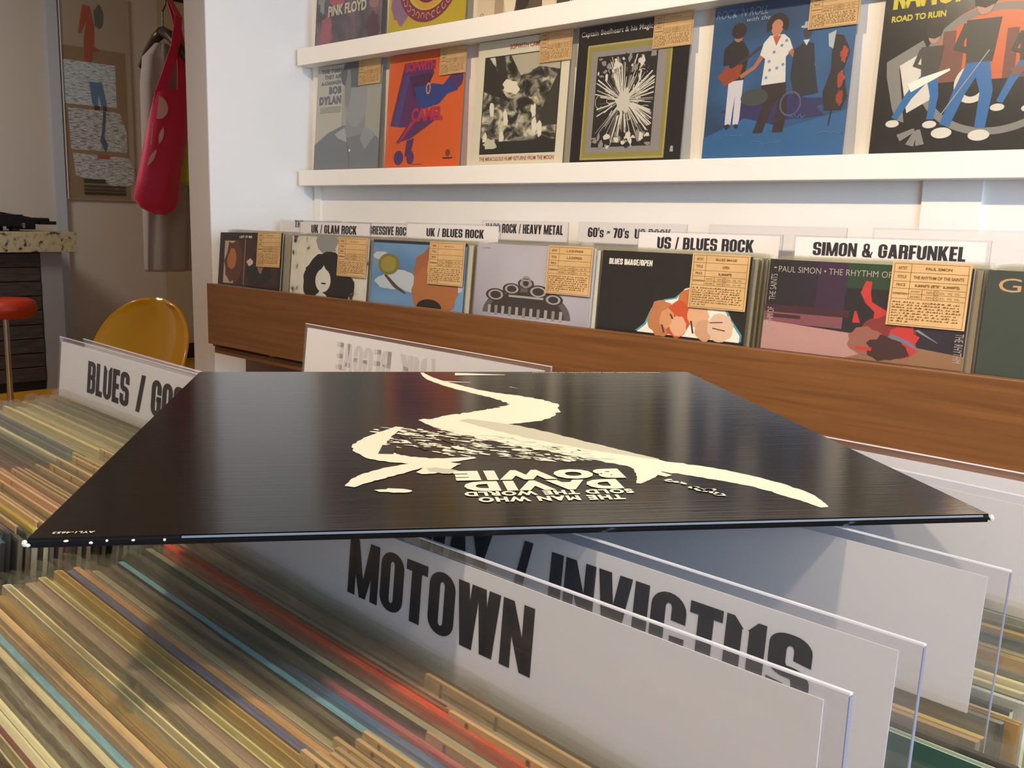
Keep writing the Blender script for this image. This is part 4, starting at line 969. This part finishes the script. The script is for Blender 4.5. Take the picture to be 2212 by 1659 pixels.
# print, lying in the x-y plane: rotate a Print sheet by -90 deg about x
p = Print(a, a, 0, .000012)
M_SHADE = mat('b4af98', .35, name='grey_cream_print')
def cut(pts): return [(x, y) for x, y in pts]
# broad bent brush stroke
p.brush([(.435, .985), (.450, .905), (.492, .815), (.530, .755), (.575, .700), (.600, .640), (.565, .570), (.505, .535), (.455, .520), (.415, .505)], [.006, .020, .030, .034, .060, .085, .110, .105, .070, .030], M_CREAM)
p.brush([(.405, .53), (.44, .49), (.50, .435), (.56, .375), (.62, .305), (.68, .240), (.74, .195), (.79, .140), (.815, .085), (.822, .040)], [.012, .050, .085, .085, .066, .056, .052, .044, .032, .010], M_CREAM)
p.brush([(.47, .525), (.53, .46), (.585, .39), (.64, .325), (.70, .262)], [.02, .05, .045, .03, .006], M_SHADE)
p.brush([(.672, .215), (.658, .180), (.640, .150)], [.040, .022, .005], M_CREAM); p.line([(.675, .20), (.688, .180)], [.016, .012], M_CREAM)
p.line([(.500, .965), (.60, .955)], [.03, .004], M_CREAM); p.line([(.46, .88), (.52, .865)], [.012, .003], M_CREAM)
rr = random.Random(11)
for k_ in range(230):       # loose flecks trailing from the stroke
    t = rr.random(); x = .34 + .27 * t + rr.uniform(-.03, .03); y = .47 - .17 * t + rr.uniform(-.11, .03)
    if y < .262: y = .262 + rr.uniform(0, .02)
    p.blob(x, y, rr.uniform(.003, .015), rr.uniform(.0012, .0045), M_CREAM if rr.random() < .85 else M_SHADE, k_, 9, .4, k_ % 80 == 0, rot=rr.uniform(-50, -10))
p.brush([(.37, .475), (.335, .40), (.325, .345), (.345, .295), (.40, .270), (.46, .285)], [.012, .035, .045, .04, .03, .008], M_CREAM)
p.line([(.352, .36), (.345, .31)], .02, mat('0e0d0e', .24)); p.line([(.37, .42), (.40, .33)], .008, mat('0e0d0e', .24), False); p.line([(.42, .40), (.47, .32)], .006, mat('0e0d0e', .24), False)
p.brush([(.40, .262), (.352, .225), (.318, .190), (.300, .158)], [.02, .034, .028, .012], M_CREAM); p.brush([(.425, .262), (.400, .225), (.382, .212)], [.03, .03, .01], M_CREAM); p.blob(.350, .137, .019, .008, M_CREAM, 5, 16, .25, rot=-12); p.blob(.412, .222, .02, .012, M_SHADE, 6, 14, .25, rot=-30)
def up_text(t, u0, u1, v0, v1, bold):       # upside-down block lettering; u0<u1 left to right in the picture, v0 = letter tops, v1 = baseline
    i0 = len(p.mb.v); p.text(t, 0, 0, 1, 1, M_CREAM, bold, new=(t == 'BOWIE'), sp=1.0 + bold * 3.4)
    for k2 in range(i0, len(p.mb.v)):
        X, Y, Z = p.mb.v[k2]; u = (X + a / 2) / a; v = Z / a
        p.mb.v[k2] = ((u1 - (u1 - u0) * u) * a - a / 2, Y, (v1 - (v1 - v0) * v) * a)
up_text('BOWIE', .424, .632, .1735, .2180, .075); up_text('DAVID', .431, .617, .1280, .1695, .075)
up_text('SOLD THE WORLD', .428, .624, .1085, .1265, .05); up_text('THE MAN WHO', .441, .607, .085, .1045, .05)
for k_ in range(16):
    x = .676 + .045 * rr.random(); y = .158 - (x - .676) * 1.2 + rr.uniform(-.012, .012)
    p.blob(x, y, rr.uniform(.003, .007), rr.uniform(.003, .006), M_CREAM, 200 + k_, 8, .4, k_ == 0)
up_text('AYL1-4653', .022, .060, .0125, .0185, .02)
up_text('MANUFACTURED AND DISTRIBUTED BY RECORDS', .66, .93, .978, .984, .0)
o = p.build('cover_print', jk, (a / 2, 0, .00005), (-PI / 2, 0, 0))
# Print sheets face -y; turned so that they face up (+z) with v running away from the lens
for v in o.data.vertices: pass
o.rotation_euler = (-PI / 2, 0, 0); o.scale = (1, 1, -1) if False else (1, 1, 1)

# ================================================================== back room
cnt = empty('counter', (-5.9, 2.47, FL)); tag(cnt, 'bar counter with speckled stone top and dark plank front', 'counter')
def cb(name, a_, b_, m, bevel=0):
    o_ = (-5.9, 2.47, FL); return bx(name, tuple(a_[i] - o_[i] for i in range(3)), tuple(b_[i] - o_[i] for i in range(3)), m, cnt, bevel)
M_TERR = ramp_mat(['2e2a1e', '9a9070', 'b3a884', 'a89c78'], (26, 26, 26), 3, .5, [.36, .41, .55, .7], name='speckled_stone')
cb('stone_top', (-6.6, .6, -.250), (-5.9, 2.47, -.131), M_TERR, .003)
cb('carcass', (-6.5, .7, FL), (-5.975, 2.27, -.2505), mat('17120f', .7, name='dark_carcass'))
cb('end_post', (-6.5, 2.275, FL), (-5.96, 2.40, -.2505), mat('8d8a8c', .7, name='grey_end_post'))
PLK = ramp_mat(['2a231d', '3a3029', '463a30'], (40, 8, 60), 3, .7, name='dark_brown_planks')
zc = -.256; kk = 0
while zc - .083 > FL:
    cb('plank', (-5.972, .7, zc - .081), (-5.952 - .003 * (kk % 2), 2.268, zc), PLK, .003); zc -= .0855; kk += 1

tt = empty('turntable', (-6.15, 2.0, -.131)); tag(tt, 'black turntable on the stone counter top', 'turntable')
TB = mat('0b0c10', .35, name='black_turntable'); MT = mat('b8b8ba', .2, metal=1, name='chrome')
q = MB(); q.box((-.17, -.28, .028), (.17, .20, .098), TB); q.build('plinth', tt, bevel=.004)
q = MB(); q.lathe([(.001, .098), (.152, .098), (.152, .116), (.145, .12), (.001, .12)], TB, 36, (0, -.05, 0)); q.build('platter', tt)
for x in (-.13, .13):
    for y in (-.23, .16):
        q = MB(); q.lathe([(.001, 0), (.026, 0), (.03, .012), (.024, .03), (.001, .03)], TB, 16, (x, y, 0)); q.build('foot', tt)
q = MB(); q.lathe([(.001, .085), (.03, .085), (.03, .105), (.018, .115), (.001, .115)], TB, 18, (.02, .23, -.03)); q.box((-.05, .18, .01), (.08, .30, .075), TB); q.build('tonearm_base', tt)
q = MB(); q.tube([(.02, .40, .06), (.02, .30, .062), (.02, .22, .09), (.10, .02, .118)], [.02, .02, .006, .005], TB); q.box((.0, .34, .04), (.05, .435, .06), TB); q.build('tonearm', tt)
q = MB(); q.box((.165, -.02, .05), (.172, -.012, .075), MT); q.box((.165, .19, .02), (.178, .205, .05), MT); q.build('switch', tt)
sm = empty('stylus_gauge', (-6.15, 1.87, -.019)); tag(sm, 'small dark box on a grey base standing on the turntable', 'gadget')
q = MB(); q.box((-.03, -.07, 0), (.03, .0, .022), mat('7a7a7a', .5)); q.build('base', sm); q = MB(); q.box((-.025, -.055, .022), (.025, -.005, .055), TB); q.build('box', sm)

st = empty('bar_stool', (-5.4, 1.865, FL)); tag(st, 'round red-orange padded stool on a chrome pole before the counter', 'stool')
SEATR = mat('a82f12', .45, .4, name='red_vinyl')
q = MB(); q.lathe([(.001, .51), (.12, .51), (.150, .525), (.158, .56), (.150, .595), (.12, .61), (.001, .612)], SEATR, 36); q.build('seat', st, smooth=True)
q = MB(); q.lathe([(.016, .02), (.016, .51)], MT, 20); q.build('pole', st, smooth=True)
q = MB(); q.lathe([(.001, 0), (.19, 0), (.19, .008), (.03, .03), (.016, .035)], MT, 36); q.build('foot_plate', st, smooth=True)

ch = empty('shell_chair', (-3.12, 1.395, FL), (0, 0, R(195))); tag(ch, 'glossy mustard yellow moulded shell chair left of the partition end', 'chair')
YEL = mat('c78c08', .22, .6, coat=.6, name='yellow_plastic')
def shell(u, v):
    s_ = u * 2 - 1
    if v < .5:
        t = v / .5; y = .20 - .36 * t; z = .43 - .02 * math.sin(PI * t); w_ = .19 + .03 * t
        z += abs(s_) ** 3 * (.02 + .05 * t)
    else:
        t = (v - .5) / .5; y = -.16 - .07 * t; z = .41 + .375 * t
        w_ = .22 * math.sqrt(max(0.0, 1 - (max(0, t - .35) / .66) ** 2.4)) + .012
        y += abs(s_) ** 2.2 * .11 * (1 - t * .7); z += abs(s_) ** 3 * .05 * (1 - t)
    if .42 < v < .58: y -= .012 * math.sin(PI * (v - .42) / .16)
    return (s_ * w_, y, z)
q = MB(); q.grid(shell, 24, 40, YEL); o = q.build('shell', ch, smooth=True)
sd = o.modifiers.new('solidify', 'SOLIDIFY'); sd.thickness = .012
for x in (-1, 1):
    for y in (-1, 1):
        q = MB(); q.tube([(x * .10, y * .09, .405), (x * .20, y * .21, 0)], .010, MT); q.build('leg', ch)

rail = empty('clothes_rail', (-4.45, 2.35, CE)); tag(rail, 'dark metal clothes rail under the ceiling carrying the hanger and bags', 'rail')
DM = mat('1a1614', .4, .5, name='dark_metal')
q = MB(); q.tube([(0, -.45, -.62), (0, .6, -.62)], .011, DM); q.build('bar', rail)
for y in (-.4, .55):
    q = MB(); q.tube([(0, y, -.62), (0, y, 0)], .008, DM); q.build('hanging_rod', rail)
HRX, HRY, HRZ = -4.45, 2.315, 1.0
hg = empty('coat_hanger', (HRX, HRY, .842)); tag(hg, 'dark wooden coat hanger with wire hook', 'hanger')
q = MB(); pts = []
for k_ in range(13):
    t = R(-10 + 210 * k_ / 12); pts.append((0, math.cos(t) * .022, .150 + math.sin(t) * .022))
q.tube([(0, 0, 0), (0, .002, .09), (0, .018, .125)] + pts, .0035, DM, 8); q.build('hook', hg)
ad = Vector((.97, .08, 0)); 
q = MB()
for s_ in (-1, 1): q.tube([(0, 0, .0), tuple(ad * s_ * .06 + Vector((0, 0, -.022))), tuple(ad * s_ * .14 + Vector((0, 0, -.085))), tuple(ad * s_ * .20 + Vector((0, 0, -.145)))], [.026, .024, .022, .016], mat('241410', .35, name='dark_wood'), 12)
q.build('arms', hg, smooth=True)
def cloth(name, rows, m, label, cat, X, seg=28, fold=.006, nf=7, parent=None):
    """hanging cloth: rows (z, yl, yr, depth)"""
    q = MB(); z0 = rows[0][0]; yc = (rows[0][1] + rows[0][2]) / 2
    n = len(rows)
    for r_ in range(n):
        z, yl, yr, dp = rows[r_]
        for j in range(seg):
            t = 2 * PI * j / seg
            fo = fold * math.sin(nf * t + z * 4) * (0.3 + r_ / n)
            q.v.append((math.sin(t) * dp + fo, (yl + yr) / 2 - yc + math.cos(t) * (yr - yl) / 2, z - z0))
    for r_ in range(n - 1):
        for j in range(seg): q.f.append((r_ * seg + j, (r_ + 1) * seg + j, (r_ + 1) * seg + (j + 1) % seg, r_ * seg + (j + 1) % seg)); q.m.append(q.mi(m))
    q.f.append(tuple((n - 1) * seg + j for j in reversed(range(seg)))); q.m.append(0); q.f.append(tuple(range(seg))); q.m.append(0)
    if parent: return q.build(name, parent, smooth=True)
    o = q.build(name, None, (X, yc, z0 + H), smooth=True); tag(o, label, cat); return o
GCL = mat('9c9490', .9, .1, name='grey_cloth')
cloth('coat', [(.79, 2.285, 2.345, .03), (.72, 2.22, 2.40, .06), (.60, 2.205, 2.43, .07), (.30, 2.205, 2.435, .07), (.0, 2.20, 2.44, .065), (-.27, 2.195, 2.44, .06), (-.285, 2.20, 2.43, .055)], GCL, 'long grey coat hanging behind the pink bag', 'coat', -4.47, fold=.016)
PKM, t_, b_ = nt('pink_nylon')
b_.inputs['Base Color'].default_value = (*hx('c01446'), 1); b_.inputs['Roughness'].default_value = .5; b_.inputs['Sheen Weight'].default_value = .2
bag = empty('shopping_bag', (-4.30, 2.26, 0)); tag(bag, 'deep pink nylon shopping bag with pale leaf shapes', 'bag')
def bagrows(parent):
    q = MB(); rows = [(.565, 2.195, 2.36, .012), (.46, 2.165, 2.36, .03), (.30, 2.125, 2.33, .045), (.15, 2.09, 2.295, .05), (.06, 2.07, 2.285, .045), (.02, 2.10, 2.27, .03), (-.01, 2.16, 2.225, .008)]
    seg = 28; n = len(rows)
    for z, yl, yr, dp in rows:
        for j in range(seg):
            t = 2 * PI * j / seg; q.v.append((math.sin(t) * dp + .004 * math.sin(5 * t + 6 * z), (yl + yr) / 2 - 2.26 + math.cos(t) * (yr - yl) / 2, z))
    for r_ in range(n - 1):
        for j in range(seg): q.f.append((r_ * seg + j, (r_ + 1) * seg + j, (r_ + 1) * seg + (j + 1) % seg, r_ * seg + (j + 1) % seg)); q.m.append(q.mi(PKM))
    q.f.append(tuple((n - 1) * seg + j for j in range(seg))); q.m.append(0)
    return q.build('body', parent, smooth=True)
body = bagrows(bag)
def ribbon(name, pts, w_, parent, m):
    q = MB(); n = len(pts)
    for k_, (x, y, z) in enumerate(pts):
        for s_ in (-1, 1): q.v.append((x, y + s_ * w_[k_] / 2, z))
    for k_ in range(n - 1): q.f.append((k_ * 2, k_ * 2 + 1, k_ * 2 + 3, k_ * 2 + 2)); q.m.append(q.mi(m))
    o = q.build(name, parent); s_ = o.modifiers.new('solidify', 'SOLIDIFY'); s_.thickness = .004; return o
ribbon('handle', [(.01, -.045, .55), (.01, -.01, .64), (.005, .035, .76), (-.03, .075, .90), (-.13, .085, .995)], [.055, .05, .045, .035, .02], bag, PKM)
ribbon('handle', [(-.01, .075, .55), (-.02, .082, .66), (-.04, .085, .78), (-.08, .085, .90), (-.14, .085, .995)], [.06, .055, .045, .035, .02], bag, PKM)
def bag_spot(pts, nm='leaf_print'):
    q = MB(); i = [( .066, y - 2.26, z) for y, z in pts]; q.poly(i, mat('d8a8ae', .6, name='pale_pink_print')); return q.build(nm, bag)
def leaf(y0, z0, y1, z1, w_):
    a_ = Vector((y0, z0)); b2 = Vector((y1, z1)); d = (b2 - a_); n2 = Vector((-d.y, d.x)).normalized() * w_; P_ = []
    for k_ in range(9): t = k_ / 8; P_.append(tuple(a_ + d * t + n2 * math.sin(PI * t)))
    for k_ in range(1, 8): t = 1 - k_ / 8; P_.append(tuple(a_ + d * t - n2 * math.sin(PI * t)))
    return P_
bag_spot([(2.165 + .050 * math.cos(R(t)), .47 + .052 * math.sin(R(t))) for t in range(-100, 81, 12)])
bag_spot([(2.135, .40), (2.141, .40), (2.131, .30), (2.125, .30)]); bag_spot(leaf(2.19, .385, 2.165, .305, .011)); bag_spot(leaf(2.155, .285, 2.105, .205, .010))
cloth('lime_bag', [(.50, 2.395, 2.41, .01), (.36, 2.37, 2.44, .03), (.24, 2.35, 2.45, .05), (.16, 2.35, 2.45, .05), (.13, 2.365, 2.44, .03)], mat('a8b82a', .5, name='lime_nylon'), 'lime green bag hanging right of the pink bag', 'bag', -4.42)

# poster in a clear frame on the far left wall
po = empty('framed_poster', (-6.66, 2.99, .073)); tag(po, 'tall poster in a clear frame with crinkled pale sheets and a red shape', 'poster')
PWD, PHT = .476, 1.36
q = MB(); q.box((-.03, -PWD / 2, 0), (-.02, PWD / 2, PHT), mat('b9ab93', .6, name='poster_backing')); q.build('backing', po)
q = MB(); q.box((-.018, -PWD / 2 - .004, 0), (-.004, -PWD / 2 + .002, PHT), mat('dcd8d2', .3)); q.build('frame_edge', po)
q = MB(); q.box((-.012, -PWD / 2 + .003, 0.002), (-.010, PWD / 2, PHT), clear_mat('poster_cover_sheet', (.97, .97, .97), .25, .02, .12, .2, 5)); q.build('cover_sheet', po)
p = Print(PWD, PHT, 0, .0006)
def vz(y): return (1.35 - y / 430 * 1.277 - .073) / PHT
def pr(x): return (x - 130) / 157.0
def prect(x0, y0, x1, y1, m): p.poly([(pr(x0), vz(y1)), (pr(x1), vz(y1)), (pr(x1), vz(y0)), (pr(x0), vz(y0))], m)
CRK = ramp_mat(['98a4aa', 'c8d8de', 'f0fafc', 'a9bcc6'], (22, 22, 130), 4, .25, [.38, .46, .55, .65], name='crinkled_silver_blue')
CRK2 = ramp_mat(['8c9092', 'b4b8ba', 'f0f2f0', '9a9ea0'], (22, 22, 120), 4, .25, [.38, .47, .58, .66], name='crinkled_silver_grey')
prect(134, 92, 275, 428, mat('9c7f58', .6)); prect(134, 123, 250, 218, CRK)
p.poly([(pr(x), vz(y)) for x, y in ((139, 226), (256, 228), (271, 272), (270, 318), (143, 318))], CRK2); p.poly([(pr(x), vz(y)) for x, y in ((145, 326), (272, 330), (285, 352), (283, 390), (240, 405), (215, 388), (150, 378))], CRK2)
RS = mat('b5482c', .5)
p.poly([(pr(x), vz(y)) for x, y in ((182, 0), (198, 0), (206, 40), (204, 88), (216, 92), (214, 98), (200, 98), (197, 122), (181, 122), (182, 70), (190, 30), (176, 62), (170, 62))], RS)
p.blob(pr(217), vz(20), .07, .055, mat('55605a', .6), 3, 16, .15)
p.poly([(pr(x), vz(y)) for x, y in ((189, 165), (218, 165), (227, 215), (216, 222), (208, 190), (206, 222), (194, 214))], mat('4f86a8', .45))
prect(198, 217, 210, 227, mat('2a1c20', .5)); prect(218, 217, 226, 227, mat('2a1c20', .5)); p.line([(pr(221), vz(228)), (pr(216), vz(275)), (pr(212), vz(290)), (pr(222), vz(312))], [.04, .035, .06, .05], mat('3c5a70', .5)); p.line([(pr(200), vz(331)), (pr(228), vz(331))], .02, RS)
for y in (387, 399, 407, 415): p.line([(pr(166), vz(y)), (pr(262 if y > 390 else 216), vz(y))], .012 if y > 390 else .02, mat('3c3022', .6))
o = p.build('picture', po); o.rotation_euler = (0, 0, PI / 2); o.location = (-.0195, 0, 0)

bpy.context.view_layer.update()
